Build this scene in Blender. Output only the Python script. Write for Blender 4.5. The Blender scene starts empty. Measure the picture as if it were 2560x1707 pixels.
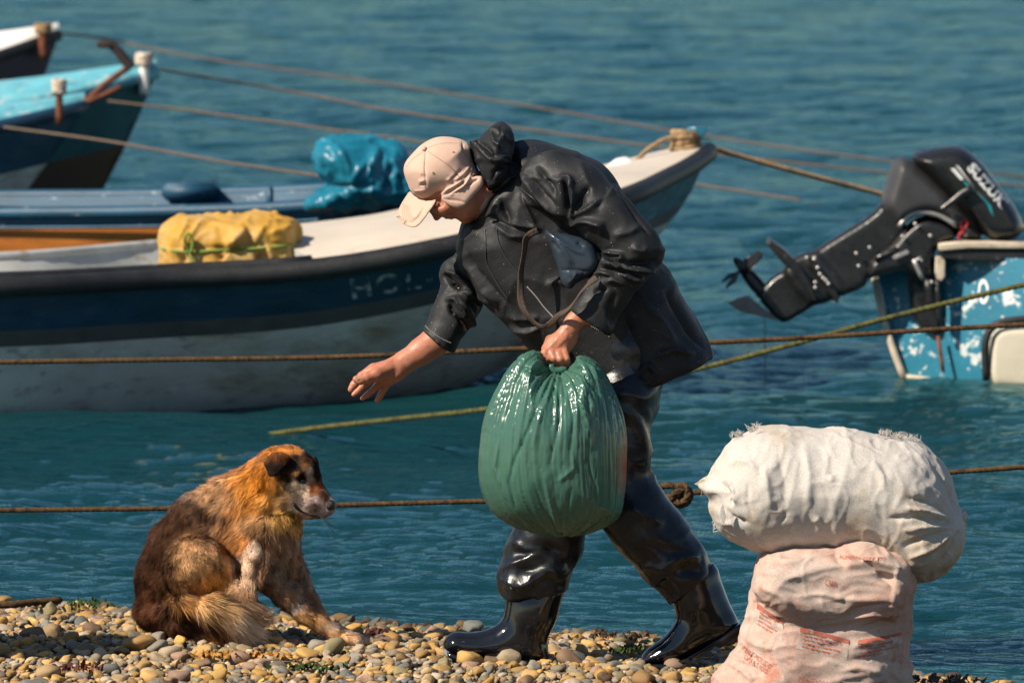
import bpy, bmesh, math, random
import numpy as np
from mathutils import Vector
from mathutils.bvhtree import BVHTree

random.seed(7); RNG = np.random.default_rng(7)
sc = bpy.context.scene
COL = sc.collection

# ------------------------------------------------------------------ camera
CAM_H, CAM_D, FPX = 2.5, 20.0, 18400.0           # focal length in pixels of a 2560 wide frame
TILT = math.atan(CAM_H / CAM_D) - math.atan(786.5 / FPX)
cam = bpy.data.cameras.new("camera")
cam.sensor_width = 36.0
cam.lens = 36.0 * FPX / 2560.0
cam.clip_start = 0.5; cam.clip_end = 20000
cam.dof.use_dof = True
cam.dof.focus_distance = 20.05
cam.dof.aperture_fstop = 8.0
camo = bpy.data.objects.new("camera", cam)
camo.location = (0, -CAM_D, CAM_H)
camo.rotation_euler = (math.pi / 2 - TILT, 0, 0)
COL.objects.link(camo)
sc.camera = camo

# ------------------------------------------------------------------ sky, sun, exposure
SUN_E, SUN_A = math.radians(41), math.radians(33)  # elevation; degrees in front of due left
SUN_DIR = Vector((-math.cos(SUN_E) * math.cos(SUN_A), -math.cos(SUN_E) * math.sin(SUN_A), math.sin(SUN_E)))
world = bpy.data.worlds.new("World"); sc.world = world; world.use_nodes = True
wn = world.node_tree.nodes; wl = world.node_tree.links
wn.clear()
w_out = wn.new("ShaderNodeOutputWorld"); w_bg = wn.new("ShaderNodeBackground"); w_sky = wn.new("ShaderNodeTexSky")
w_sky.sky_type = 'NISHITA'; w_sky.sun_disc = False
w_sky.sun_elevation = SUN_E
w_sky.sun_rotation = math.atan2(SUN_DIR.x, SUN_DIR.y)
w_sky.air_density = 1.0; w_sky.dust_density = 0.1; w_sky.ozone_density = 2.0
w_bg.inputs["Strength"].default_value = 0.064
wl.new(w_sky.outputs[0], w_bg.inputs["Color"]); wl.new(w_bg.outputs[0], w_out.inputs["Surface"])
sun = bpy.data.lights.new("sun", 'SUN'); sun.energy = 5.0; sun.angle = math.radians(0.5); sun.color = (1.0, 0.88, 0.73)
suno = bpy.data.objects.new("sun", sun); COL.objects.link(suno)
suno.rotation_euler = (-SUN_DIR).to_track_quat('-Z', 'Y').to_euler()
sc.view_settings.view_transform = 'Standard'
sc.view_settings.look = 'None'
sc.view_settings.exposure = 0.58
sc.view_settings.gamma = 1.0
sc.render.engine = 'CYCLES'
sc.cycles.use_denoising = True
sc.cycles.max_bounces = 8
sc.cycles.caustics_reflective = False; sc.cycles.caustics_refractive = False

# ------------------------------------------------------------------ pixel <-> place
CT, ST = math.cos(TILT), math.sin(TILT)
def ray(px, py):
    a, b = (px - 1280) / FPX, (853.5 - py) / FPX
    return np.array([a, CT + b * ST, -ST + b * CT])
CAMP = np.array([0, -CAM_D, CAM_H])
def P(px, py, Y):
    d = ray(px, py); return CAMP + d * ((Y + CAM_D) / d[1])
def PZ(px, py, z):
    d = ray(px, py); return CAMP + d * ((z - CAM_H) / d[2])
def proj(v):
    q = v - CAMP
    dep = q[:, 1] * CT - q[:, 2] * ST
    up = q[:, 1] * ST + q[:, 2] * CT
    return 1280 + FPX * q[:, 0] / dep, 853.5 - FPX * up / dep
def ppm(Y): return FPX / (CAM_D + Y + 0.08)
# tracing frames of the photograph: (x0, y0, source pixels per traced pixel)
A_ = (850, 260, .47192); B_ = (850, 800, .57851); C_ = (300, 1080, .36996); D_ = (0, 40, .35714)
E_ = (0, 300, .51020); F_ = (1760, 320, .42083); G_ = (1700, 1020, .43811); H_ = (980, 320, .16584)
R_ = (860, 860, .10204); L_ = (1320, 760, .11480); J_ = (1360, 420, .30619); K_ = (1040, 560, .21686)
N_ = (1100, 280, .20408)
S_ = (0, 0, 1.0)
def cx(c, p): return (c[0] + p[0] * c[2], c[1] + p[1] * c[2])
def cw(c, p, Y): q = cx(c, p); return P(q[0], q[1], Y)

# ------------------------------------------------------------------ noise
def _h(ix, iy, iz, s):
    with np.errstate(over='ignore'):
        n = (ix.astype(np.uint32) * np.uint32(374761393) + iy.astype(np.uint32) * np.uint32(668265263)
             + iz.astype(np.uint32) * np.uint32(2246822519) + np.uint32(s * 3266489917 & 0xffffffff))
        n = (n ^ (n >> np.uint32(13))) * np.uint32(1274126177)
        n = n ^ (n >> np.uint32(16))
    return n.astype(np.float64) / 4294967295.0
def vnoise(p, s=0):
    i = np.floor(p); f = p - i; f = f * f * (3 - 2 * f); i = i.astype(np.int64)
    r = 0
    for a in (0, 1):
        wa = f[:, 0] if a else 1 - f[:, 0]
        for b in (0, 1):
            wb = f[:, 1] if b else 1 - f[:, 1]
            for c in (0, 1):
                wc = f[:, 2] if c else 1 - f[:, 2]
                r = r + wa * wb * wc * _h(i[:, 0] + a, i[:, 1] + b, i[:, 2] + c, s)
    return r * 2 - 1
def fbm(p, o=3, s=0):
    r = 0; a = .55
    for k in range(o): r = r + a * vnoise(p * 2 ** k, s + k); a *= .5
    return r
def ridge(p, s=0): return 1 - np.abs(vnoise(p, s)) * 2

# ------------------------------------------------------------------ meshes and objects
def wloc(o):
    v = Vector((0, 0, 0))
    while o is not None: v = v + o.location; o = o.parent
    return np.array(v)
def mesh_np(name, v, quads, smooth=True):
    me = bpy.data.meshes.new(name)
    v = np.asarray(v, dtype=np.float32)
    if isinstance(quads, np.ndarray):
        k = quads.shape[1]
        me.vertices.add(len(v)); me.vertices.foreach_set("co", v.ravel())
        me.loops.add(quads.size); me.loops.foreach_set("vertex_index", quads.astype(np.int32).ravel())
        me.polygons.add(len(quads)); me.polygons.foreach_set("loop_start", np.arange(0, quads.size, k, dtype=np.int32))
        me.polygons.foreach_set("loop_total", np.full(len(quads), k, dtype=np.int32))
        me.update(calc_edges=True)
    else:
        me.from_pydata(v.tolist(), [], [list(map(int, f)) for f in quads]); me.update()
    me.polygons.foreach_set("use_smooth", np.full(len(me.polygons), smooth, dtype=bool))
    return me
def link(name, me, mat, parent=None, loc=None, **props):
    o = bpy.data.objects.new(name, me); COL.objects.link(o)
    for m in (mat if isinstance(mat, (list, tuple)) else [mat]):
        me.materials.append(m)
    if loc is not None: o.location = Vector(loc)
    if parent is not None: o.parent = parent
    for k, v in props.items(): o[k] = v
    return o
def obj(name, v, quads, mat, parent=None, base=None, smooth=True, **props):
    """one mesh object from world space vertices; base: where its origin stands when it is top-level"""
    v = np.asarray(v, dtype=float)
    off = wloc(parent) if parent is not None else (np.array(base) if base is not None else np.zeros(3))
    me = mesh_np(name, v - off, quads, smooth)
    return link(name, me, mat, parent, None if parent is not None else off, **props)
def thing(name, label, cat, loc, group=None):
    o = bpy.data.objects.new(name, None); COL.objects.link(o)
    o.location = Vector(loc); o.empty_display_size = .1
    o["label"] = label; o["category"] = cat
    if group: o["group"] = group
    return o
def vattr(o, name, col):
    a = o.data.color_attributes.new(name, 'FLOAT_COLOR', 'POINT')
    c = np.ones((len(col), 4), dtype=np.float32); c[:, :3] = col
    a.data.foreach_set("color", c.ravel())
def normals(v, q):
    a, b, c = v[q[:, 0]], v[q[:, 1]], v[q[:, 2]]
    n = np.cross(b - a, c - a)
    if q.shape[1] == 4: n = np.cross(v[q[:, 2]] - a, v[q[:, 3]] - b)
    out = np.zeros_like(v)
    for k in range(q.shape[1]):
        for d in range(3): out[:, d] += np.bincount(q[:, k], n[:, d], len(v))
    return out / np.maximum(np.linalg.norm(out, axis=1), 1e-12)[:, None]
def lap(v, q, it=1, w=.5):
    e = np.concatenate([q[:, [0, 1]], q[:, [1, 2]], q[:, [2, 3]], q[:, [3, 0]]])
    i = np.concatenate([e[:, 0], e[:, 1]]); j = np.concatenate([e[:, 1], e[:, 0]])
    n = np.maximum(np.bincount(i, minlength=len(v)), 1)
    for _ in range(it):
        m = np.stack([np.bincount(i, v[j, d], len(v)) / n for d in range(3)], 1)
        v = v + w * (m - v)
    return v

# ------------------------------------------------------------------ signed distance modelling
def poly_sd(pts, X, Z):
    d = np.full(np.broadcast(X, Z).shape, 1e9); ins = np.zeros(d.shape, bool)
    n = len(pts)
    for i in range(n):
        x1, z1 = pts[i]; x2, z2 = pts[(i + 1) % n]
        ex, ez = x2 - x1, z2 - z1
        wx, wz = X - x1, Z - z1
        t = np.clip((wx * ex + wz * ez) / (ex * ex + ez * ez + 1e-12), 0, 1)
        d = np.minimum(d, (wx - ex * t) ** 2 + (wz - ez * t) ** 2)
        if z1 != z2:
            c = ((z1 > Z) != (z2 > Z)) & (X < ex * (Z - z1) / (z2 - z1) + x1)
            ins ^= c
    d = np.sqrt(d)
    return np.where(ins, -d, d)
def smooth_poly(pts, it=1):
    pts = [tuple(p) for p in pts]
    for _ in range(it):
        q = []
        for i in range(len(pts)):
            a, b = pts[i], pts[(i + 1) % len(pts)]
            q.append((a[0] * .75 + b[0] * .25, a[1] * .75 + b[1] * .25)); q.append((a[0] * .25 + b[0] * .75, a[1] * .25 + b[1] * .75))
        pts = q
    return pts
class Field:
    def __init__(s, lo, hi, h):
        s.h = h; s.lo = np.array(lo, float)
        s.ax = [np.arange(lo[k], hi[k] + h, h) for k in range(3)]
        s.v = np.full([len(a) for a in s.ax], .05, np.float32)
    def sl(s, lo, hi):
        r = []
        for k in range(3):
            i = max(0, int((lo[k] - s.lo[k]) / s.h)); j = min(len(s.ax[k]), int((hi[k] - s.lo[k]) / s.h) + 2)
            if j <= i: return None
            r.append(slice(i, j))
        return tuple(r)
    def grid(s, r): return (s.ax[0][r[0]][:, None, None].astype(np.float32), s.ax[1][r[1]][None, :, None].astype(np.float32), s.ax[2][r[2]][None, None, :].astype(np.float32))
    def put(s, r, d, k, op):
        a = s.v[r]
        if op == 'add':
            if k > 0:
                h = np.clip(.5 + .5 * (d - a) / k, 0, 1); s.v[r] = d * (1 - h) + a * h - k * h * (1 - h)
            else: s.v[r] = np.minimum(a, d)
        elif op == 'sub':
            d = -d
            if k > 0:
                h = np.clip(.5 - .5 * (d - a) / k, 0, 1); s.v[r] = d * (1 - h) + a * h + k * h * (1 - h)
            else: s.v[r] = np.maximum(a, d)
    def cone(s, a, b, ra, rb, sy=1., k=.01, op='add'):
        a, b = np.array(a), np.array(b); m = max(ra, rb) * max(1, sy) + .045
        r = s.sl(np.minimum(a, b) - m, np.maximum(a, b) + m)
        if r is None: return
        x, y, z = s.grid(r); e = b - a; e2 = e.copy(); e2[1] /= sy
        wx, wy, wz = x - a[0], (y - a[1]) / sy, z - a[2]
        t = np.clip((wx * e2[0] + wy * e2[1] + wz * e2[2]) / (e2 @ e2 + 1e-12), 0, 1)
        d = np.sqrt((wx - e2[0] * t) ** 2 + (wy - e2[1] * t) ** 2 + (wz - e2[2] * t) ** 2) - (ra + (rb - ra) * t)
        s.put(r, d, k, op)
    def chain(s, c, pts, sy=1., k=.01, op='add'):
        """pts: (x, y, Y, radius) traced in frame c"""
        w = [(cw(c, p[:2], p[2]), p[3] * c[2] / ppm(p[2])) for p in pts]
        if len(w) == 1: s.cone(w[0][0], w[0][0] + 1e-4, w[0][1], w[0][1], sy, k, op)
        for (p, a), (q, b) in zip(w, w[1:]): s.cone(p, q, a, b, sy, k, op)
    def ell(s, c, p, Y, rx, rz, ry, ang=0., k=.01, op='add'):
        """ellipsoid: rx, rz in traced pixels, ry in metres, ang in degrees in the picture plane (clockwise)"""
        o = cw(c, p, Y); f = c[2] / ppm(Y); rx *= f; rz *= f
        m = max(rx, rz) + .045
        r = s.sl(o - np.array([m, ry + .045, m]), o + np.array([m, ry + .045, m]))
        if r is None: return
        x, y, z = s.grid(r); ca, sa = math.cos(math.radians(ang)), math.sin(math.radians(ang))
        dx, dy, dz = x - o[0], y - o[1], z - o[2]
        u, w = (dx * ca - dz * sa) / rx, (dx * sa + dz * ca) / rz
        q = np.sqrt(u * u + w * w + (dy / ry) ** 2)
        s.put(r, (q - 1) * min(rx, rz, ry), k, op)
    def poly(s, c, pts, Y, D, T, k=.01, op='add', sm=1, ytilt=None):
        """outline traced in frame c, rounded over a distance D, half thickness T; ytilt(x,z) moves the mid surface"""
        w = [cw(c, p, Y) for p in smooth_poly(pts, sm)]
        w = [(p[0], p[2]) for p in w]
        xs = [p[0] for p in w]; zs = [p[1] for p in w]; m = .045; ty = .15 if ytilt else 0
        r = s.sl((min(xs) - m, Y - T - m - ty, min(zs) - m), (max(xs) + m, Y + T + m + ty, max(zs) + m))
        if r is None: return
        x, y, z = s.grid(r)
        sd = poly_sd(w, x[:, 0, :].astype(float), z[:, 0, :].astype(float)).astype(np.float32)[:, None, :]
        yc = Y if ytilt is None else ytilt(x, z)
        u = sd + D; yy = (y - yc) * (D / T)
        d = np.where(u > 0, np.sqrt(np.maximum(u, 0) ** 2 + yy * yy), np.abs(yy)) - D
        d = d * min(1., T / D)
        s.put(r, d, k, op)
    def cut(s, lo, hi, p, n):
        """remove what lies beyond the plane through p with outward normal n, inside the box lo..hi"""
        r = s.sl(lo, hi)
        if r is None: return
        x, y, z = s.grid(r); n = np.array(n) / np.linalg.norm(n)
        d = (x - p[0]) * n[0] + (y - p[1]) * n[1] + (z - p[2]) * n[2]
        s.v[r] = np.maximum(s.v[r], d)
    def mesh(s):
        v = s.v; ins = v < 0
        sh = np.array(v.shape) - 1
        cnt = np.zeros(sh, np.int8)
        C = [(a, b, c) for a in (0, 1) for b in (0, 1) for c in (0, 1)]
        for a, b, c in C: cnt += ins[a:a + sh[0], b:b + sh[1], c:c + sh[2]]
        act = (cnt > 0) & (cnt < 8)
        I = np.argwhere(act)
        idx = np.full(sh, -1, np.int64); idx[act] = np.arange(len(I))
        cv = np.stack([v[I[:, 0] + a, I[:, 1] + b, I[:, 2] + c] for a, b, c in C], 1).astype(float)
        acc = np.zeros((len(I), 3)); n = np.zeros(len(I))
        for i in range(8):
            for j in range(i + 1, 8):
                dif = [C[j][k] - C[i][k] for k in range(3)]
                if sum(map(abs, dif)) != 1: continue
                m = (cv[:, i] < 0) != (cv[:, j] < 0)
                t = cv[m, i] / (cv[m, i] - cv[m, j])
                for k in range(3): acc[m, k] += C[i][k] + dif[k] * t
                n[m] += 1
        V = (I + acc / n[:, None]) * s.h + s.lo
        Q = []
        for k in range(3):
            s0 = [slice(1, -1)] * 3; s1 = [slice(1, -1)] * 3
            s0[k] = slice(0, -1); s1[k] = slice(1, None)
            a, b = ins[tuple(s0)], ins[tuple(s1)]
            off = np.array([1, 1, 1]); off[k] = 0
            u, w = (k + 1) % 3, (k + 2) % 3
            for fl, mask in ((0, a & ~b), (1, ~a & b)):
                e = np.argwhere(mask) + off
                du = np.zeros(3, int); du[u] = 1; dw = np.zeros(3, int); dw[w] = 1
                g = lambda d: idx[tuple((e + d).T)]
                q = np.stack([g(-du - dw), g(-dw), g(0 * du), g(-du)], 1)
                Q.append(q[:, ::-1] if fl else q)
        Q = np.concatenate(Q); Q = Q[(Q >= 0).all(1)]
        return V, Q
def facing(n): return np.clip(-n[:, 1] * 1.6 + .15, 0, 1)
def folds(v, n, frame, lines, front=True):
    """push ridges (positive) and creases (negative) along traced lines: (points, width, height in m)"""
    U, W = proj(v); d = np.zeros(len(v))
    wt = facing(n) if front else np.ones(len(v))
    for pts, wd, amp in lines:
        p = np.array([cx(frame, q) for q in pts]); wd = wd * frame[2]
        L = np.concatenate([[0], np.cumsum(np.linalg.norm(np.diff(p, axis=0), axis=1))])
        lo, hi = p.min(0) - 3 * wd, p.max(0) + 3 * wd
        m = np.nonzero((U > lo[0]) & (U < hi[0]) & (W > lo[1]) & (W < hi[1]) & (wt > 0))[0]
        if not len(m): continue
        best = np.full(len(m), 1e9); s = np.zeros(len(m))
        for i in range(len(p) - 1):
            e = p[i + 1] - p[i]; wx, wy = U[m] - p[i, 0], W[m] - p[i, 1]
            t = np.clip((wx * e[0] + wy * e[1]) / (e @ e), 0, 1)
            dd = np.hypot(wx - e[0] * t, wy - e[1] * t); c = dd < best
            best = np.where(c, dd, best); s = np.where(c, (L[i] + t * np.linalg.norm(e)) / L[-1], s)
        tap = np.clip(np.minimum(s, 1 - s) * 4, 0, 1) ** .7
        d[m] += amp * tap * np.exp(-(best / (wd * .85)) ** 1.35) * wt[m]
    return v + n * d[:, None]

# ------------------------------------------------------------------ lofts, tubes, plates
def ring_quads(nr, ns, closed=True, caps=False):
    q = []
    for i in range(nr - 1):
        for j in range(ns if closed else ns - 1):
            a = i * ns + j; b = i * ns + (j + 1) % ns
            q.append((a, b, b + ns, a + ns))
    return q
def spline(pts, n):
    """Catmull-Rom through points (any dimension), n samples"""
    p = np.array(pts, float)
    if len(p) == 2: return p[0] + (p[1] - p[0]) * np.linspace(0, 1, n)[:, None]
    seg = np.linalg.norm(np.diff(p[:, :3], axis=0), axis=1); L = np.concatenate([[0], np.cumsum(seg)])
    t = np.linspace(0, L[-1], n); out = []
    for x in t:
        i = min(np.searchsorted(L, x, 'right') - 1, len(p) - 2); u = (x - L[i]) / max(L[i + 1] - L[i], 1e-9)
        a, b = p[i], p[i + 1]
        ma = (p[i + 1] - p[max(i - 1, 0)]) / max(L[i + 1] - L[max(i - 1, 0)], 1e-9) * (L[i + 1] - L[i])
        mb = (p[min(i + 2, len(p) - 1)] - p[i]) / max(L[min(i + 2, len(p) - 1)] - L[i], 1e-9) * (L[i + 1] - L[i])
        u2, u3 = u * u, u ** 3
        out.append((2 * u3 - 3 * u2 + 1) * a + (u3 - 2 * u2 + u) * ma + (-2 * u3 + 3 * u2) * b + (u3 - u2) * mb)
    return np.array(out)
def frames(p):
    t = np.gradient(p, axis=0); t /= np.maximum(np.linalg.norm(t, axis=1), 1e-9)[:, None]
    up = np.array([0, 0, 1.]) if abs(t[0, 2]) < .9 else np.array([1., 0, 0])
    N = []; n = np.cross(np.cross(t[0], up), t[0])
    for k in range(len(p)):
        n = n - t[k] * (n @ t[k]); n /= max(np.linalg.norm(n), 1e-9); N.append(n)
    N = np.array(N); return t, N, np.cross(t, N)
def tube(p, r, ns=8, lobes=0, twist=0., lobe=.2):
    """tube (or twisted rope with lobes) round a polyline p"""
    p = np.asarray(p, float); t, N, B = frames(p)
    r = np.broadcast_to(np.asarray(r, float), (len(p),))
    L = np.concatenate([[0], np.cumsum(np.linalg.norm(np.diff(p, axis=0), axis=1))])
    a = np.linspace(0, 2 * np.pi, ns, endpoint=False)
    V = []
    for k in range(len(p)):
        ph = a + twist * L[k]
        rr = r[k] * (1 - lobe + lobe * np.abs(np.cos(lobes * a / 2)) * 1.6) if lobes else r[k]
        rr = np.broadcast_to(rr, (ns,))
        V.append(p[k] + np.outer(np.cos(ph) * rr, N[k]) + np.outer(np.sin(ph) * rr, B[k]))
    V = np.concatenate(V); q = ring_quads(len(p), ns)
    c0, c1 = len(V), len(V) + 1
    V = np.concatenate([V, p[:1], p[-1:]])
    f = [tuple(x) for x in q] + [(c0, (j + 1) % ns, j) for j in range(ns)]
    o = (len(p) - 1) * ns
    f += [(c1, o + j, o + (j + 1) % ns) for j in range(ns)]
    return V, f
def join(parts):
    V = []; F = []; o = 0
    for v, f in parts:
        V.append(np.asarray(v, float)); F += [tuple(int(i) + o for i in x) for x in f]; o += len(v)
    return np.concatenate(V), F
def ropemesh(p, r, step=None, lobes=3, pitch=None):
    p = np.asarray(p, float)
    L = np.linalg.norm(np.diff(p, axis=0), axis=1).sum()
    step = step or r * .9
    n = max(int(L / step), 4)
    q = spline(p, n)
    return tube(q, r, 12, lobes, 2 * np.pi / (pitch or r * 7), .22)
def plate(c, pts, Y, T, bevel=.004, sm=0, tilt=None):
    """extruded outline with rounded edges: faces at Y-T and Y+T"""
    pts = smooth_poly(pts, sm) if sm else pts
    w = [cw(c, p, Y) for p in pts]
    bm = bmesh.new()
    vs = [bm.verts.new((p[0], Y - T, p[2])) for p in w]
    f = bm.faces.new(vs)
    r = bmesh.ops.extrude_face_region(bm, geom=[f])
    for g in r["geom"]:
        if isinstance(g, bmesh.types.BMVert): g.co.y = Y + T
    bmesh.ops.recalc_face_normals(bm, faces=bm.faces)
    if bevel:
        es = [e for e in bm.edges if abs(e.verts[0].co.y - e.verts[1].co.y) < 1e-6]
        bmesh.ops.bevel(bm, geom=es, offset=bevel, segments=3, affect='EDGES', profile=.6)
    bmesh.ops.triangulate(bm, faces=[f for f in bm.faces if len(f.verts) > 4])
    bm.verts.index_update()
    V = np.array([v.co[:] for v in bm.verts]); F = [tuple(v.index for v in f.verts) for f in bm.faces]
    bm.free()
    if tilt is not None: V = tilt(V)
    return V, F
def box(c, s, rz=0., bevel=.01, rot=None):
    bm = bmesh.new(); bmesh.ops.create_cube(bm, size=1)
    for v in bm.verts: v.co = Vector((v.co.x * s[0], v.co.y * s[1], v.co.z * s[2]))
    if bevel: bmesh.ops.bevel(bm, geom=list(bm.edges), offset=bevel, segments=2, affect='EDGES')
    bm.verts.index_update()
    V = np.array([v.co[:] for v in bm.verts]); F = [tuple(v.index for v in f.verts) for f in bm.faces]; bm.free()
    if rot is not None: V = V @ np.array(rot).T
    ca, sa = math.cos(rz), math.sin(rz)
    V = np.stack([V[:, 0] * ca - V[:, 1] * sa, V[:, 0] * sa + V[:, 1] * ca, V[:, 2]], 1)
    return V + np.array(c), F
def bvh_of(v, q): return BVHTree.FromPolygons([Vector(x) for x in np.asarray(v, float)], [list(map(int, f)) for f in q])
def text_shape(s, bold=0.0, spacing=1.0):
    cu = bpy.data.curves.new("lettering", 'FONT'); cu.body = s; cu.align_x = 'CENTER'; cu.align_y = 'CENTER'; cu.offset = bold
    cu.space_character = spacing; cu.resolution_u = 3
    o = bpy.data.objects.new("lettering", cu); COL.objects.link(o)
    dg = bpy.context.evaluated_depsgraph_get(); dg.update()
    me = o.evaluated_get(dg).to_mesh()
    v = np.array([x.co[:] for x in me.vertices]); f = [tuple(p.vertices) for p in me.polygons]
    o.evaluated_get(dg).to_mesh_clear(); bpy.data.objects.remove(o); bpy.data.curves.remove(cu)
    v[:, 0] /= max(np.ptp(v[:, 0]), 1e-6); v[:, 1] /= max(np.ptp(v[:, 1]), 1e-6)
    return v[:, :2], f
def lay(v2, f, to_px, Y, bvh, off=.0025):
    """print a flat shape (already in traced pixels) on the surface behind it, straight along +Y"""
    V = []; ok = []
    for x, y in v2:
        p = P(*to_px((x, y)), Y)
        h = bvh.ray_cast(Vector((p[0], Y - 1.0, p[2])), Vector((0, 1, 0)))
        if h[0] is None: V.append(p); ok.append(False)
        else:
            n = h[1] if h[1].y < 0 else -h[1]
            V.append(np.array(h[0] + n * off)); ok.append(True)
    f = [q for q in f if all(ok[i] for i in q)]
    return np.array(V), f
def print_text(s, c, centre, w, h, ang, Y, bvh, off=.0025, bold=.0, spacing=1.0):
    v, f = text_shape(s, bold, spacing)
    a = math.radians(ang); ca, sa = math.cos(a), math.sin(a)
    q = [(centre[0] + x * w * ca + y * h * sa, centre[1] + x * w * sa - y * h * ca) for x, y in v]
    return lay(q, f, lambda p: cx(c, p), Y, bvh, off)
def print_quad(c, pts, Y, bvh, off=.002, nu=10, nv=4):
    a, b, d, e = [np.array(p, float) for p in pts]
    q = []
    for j in range(nv + 1):
        for i in range(nu + 1):
            u, w = i / nu, j / nv
            q.append((a * (1 - u) + b * u) * (1 - w) + (e * (1 - u) + d * u) * w)
    f = [(j * (nu + 1) + i, j * (nu + 1) + i + 1, (j + 1) * (nu + 1) + i + 1, (j + 1) * (nu + 1) + i) for j in range(nv) for i in range(nu)]
    return lay(q, f, lambda p: cx(c, p), Y, bvh, off)

# ------------------------------------------------------------------ materials
def mat(name, col, rough=.5, spec=.5, var=.15, vscale=6., bump=0., bscale=60., metal=0., coat=0., attr=None,
        spots=None, stain=None, sss=0., sheen=0., stretch=(1, 1, 1), rvar=0., objcol=False, trans=0., bdist=.01):
    m = bpy.data.materials.new(name); m.use_nodes = True
    nt = m.node_tree; N = nt.nodes; L = nt.links
    b = N["Principled BSDF"]
    tc = N.new("ShaderNodeTexCoord"); mp = N.new("ShaderNodeMapping"); mp.inputs["Scale"].default_value = stretch
    L.new(tc.outputs["Object"], mp.inputs["Vector"]); co = mp.outputs["Vector"]
    def noise(sc_, det=4, rough_=.6):
        n = N.new("ShaderNodeTexNoise"); n.inputs["Scale"].default_value = sc_; n.inputs["Detail"].default_value = det
        n.inputs["Roughness"].default_value = rough_; L.new(co, n.inputs["Vector"]); return n
    def ramp(src, lo, hi):
        r = N.new("ShaderNodeMapRange"); r.inputs["From Min"].default_value = lo; r.inputs["From Max"].default_value = hi
        L.new(src, r.inputs["Value"]); return r.outputs["Result"]
    def mix(f, a, c, blend='MIX'):
        x = N.new("ShaderNodeMix"); x.data_type = 'RGBA'; x.blend_type = blend
        if isinstance(f, (int, float)): x.inputs["Factor"].default_value = f
        else: L.new(f, x.inputs["Factor"])
        for i, s in ((6, a), (7, c)):
            if isinstance(s, tuple): x.inputs[i].default_value = (*s[:3], 1)
            else: L.new(s, x.inputs[i])
        return x.outputs[2]
    if attr:
        at = N.new("ShaderNodeVertexColor"); at.layer_name = attr; c = at.outputs["Color"]
    elif objcol:
        oi = N.new("ShaderNodeObjectInfo"); c = oi.outputs["Color"]
    else:
        rg = N.new("ShaderNodeRGB"); rg.outputs[0].default_value = (*col, 1); c = rg.outputs[0]
    if var:
        n1 = noise(vscale)
        v = N.new("ShaderNodeHueSaturation"); L.new(c, v.inputs["Color"])
        L.new(ramp(n1.outputs["Fac"], .25, .75), N.new("ShaderNodeMath").inputs[0])
        mm = N[-1]; mm.operation = 'MULTIPLY_ADD'; mm.inputs[1].default_value = 2 * var; mm.inputs[2].default_value = 1 - var
        L.new(mm.outputs[0], v.inputs["Value"]); c = v.outputs["Color"]
    for st in ([stain] if isinstance(stain, tuple) else (stain or [])):
        scol, ssc, lo, hi = st[:4]
        n2 = noise(ssc, 6, .65); c = mix(ramp(n2.outputs["Fac"], lo, hi), c, scol)
    if spots:
        scol, ssc, size = spots
        vo = N.new("ShaderNodeTexVoronoi"); vo.inputs["Scale"].default_value = ssc; L.new(co, vo.inputs["Vector"])
        wn_ = N.new("ShaderNodeTexWhiteNoise"); L.new(vo.outputs["Position"], wn_.inputs["Vector"])
        s1 = N.new("ShaderNodeMath"); s1.operation = 'MULTIPLY'; s1.inputs[1].default_value = size
        pw = N.new("ShaderNodeMath"); pw.operation = 'POWER'; pw.inputs[1].default_value = 3.0
        L.new(wn_.outputs["Value"], pw.inputs[0]); L.new(pw.outputs[0], s1.inputs[0])
        lt = N.new("ShaderNodeMath"); lt.operation = 'LESS_THAN'; L.new(vo.outputs["Distance"], lt.inputs[0]); L.new(s1.outputs[0], lt.inputs[1])
        c = mix(lt.outputs[0], c, scol)
    L.new(c, b.inputs["Base Color"])
    b.inputs["Roughness"].default_value = rough
    if rvar:
        n3 = noise(vscale * 2.3)
        r_ = N.new("ShaderNodeMapRange"); r_.inputs["From Min"].default_value = .3; r_.inputs["From Max"].default_value = .7
        r_.inputs["To Min"].default_value = max(rough - rvar, .02); r_.inputs["To Max"].default_value = min(rough + rvar, 1)
        L.new(n3.outputs["Fac"], r_.inputs["Value"]); L.new(r_.outputs["Result"], b.inputs["Roughness"])
    b.inputs["Specular IOR Level"].default_value = spec
    b.inputs["Metallic"].default_value = metal
    b.inputs["Coat Weight"].default_value = coat; b.inputs["Coat Roughness"].default_value = .08
    if trans: b.inputs["Transmission Weight"].default_value = trans
    if sss:
        b.inputs["Subsurface Weight"].default_value = sss; b.inputs["Subsurface Radius"].default_value = (1, .35, .2); b.inputs["Subsurface Scale"].default_value = .006
    if sheen: b.inputs["Sheen Weight"].default_value = sheen
    if bump:
        n4 = noise(bscale, 5)
        bp = N.new("ShaderNodeBump"); bp.inputs["Strength"].default_value = bump; bp.inputs["Distance"].default_value = bdist
        L.new(n4.outputs["Fac"], bp.inputs["Height"]); L.new(bp.outputs[0], b.inputs["Normal"])
    return m
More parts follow.
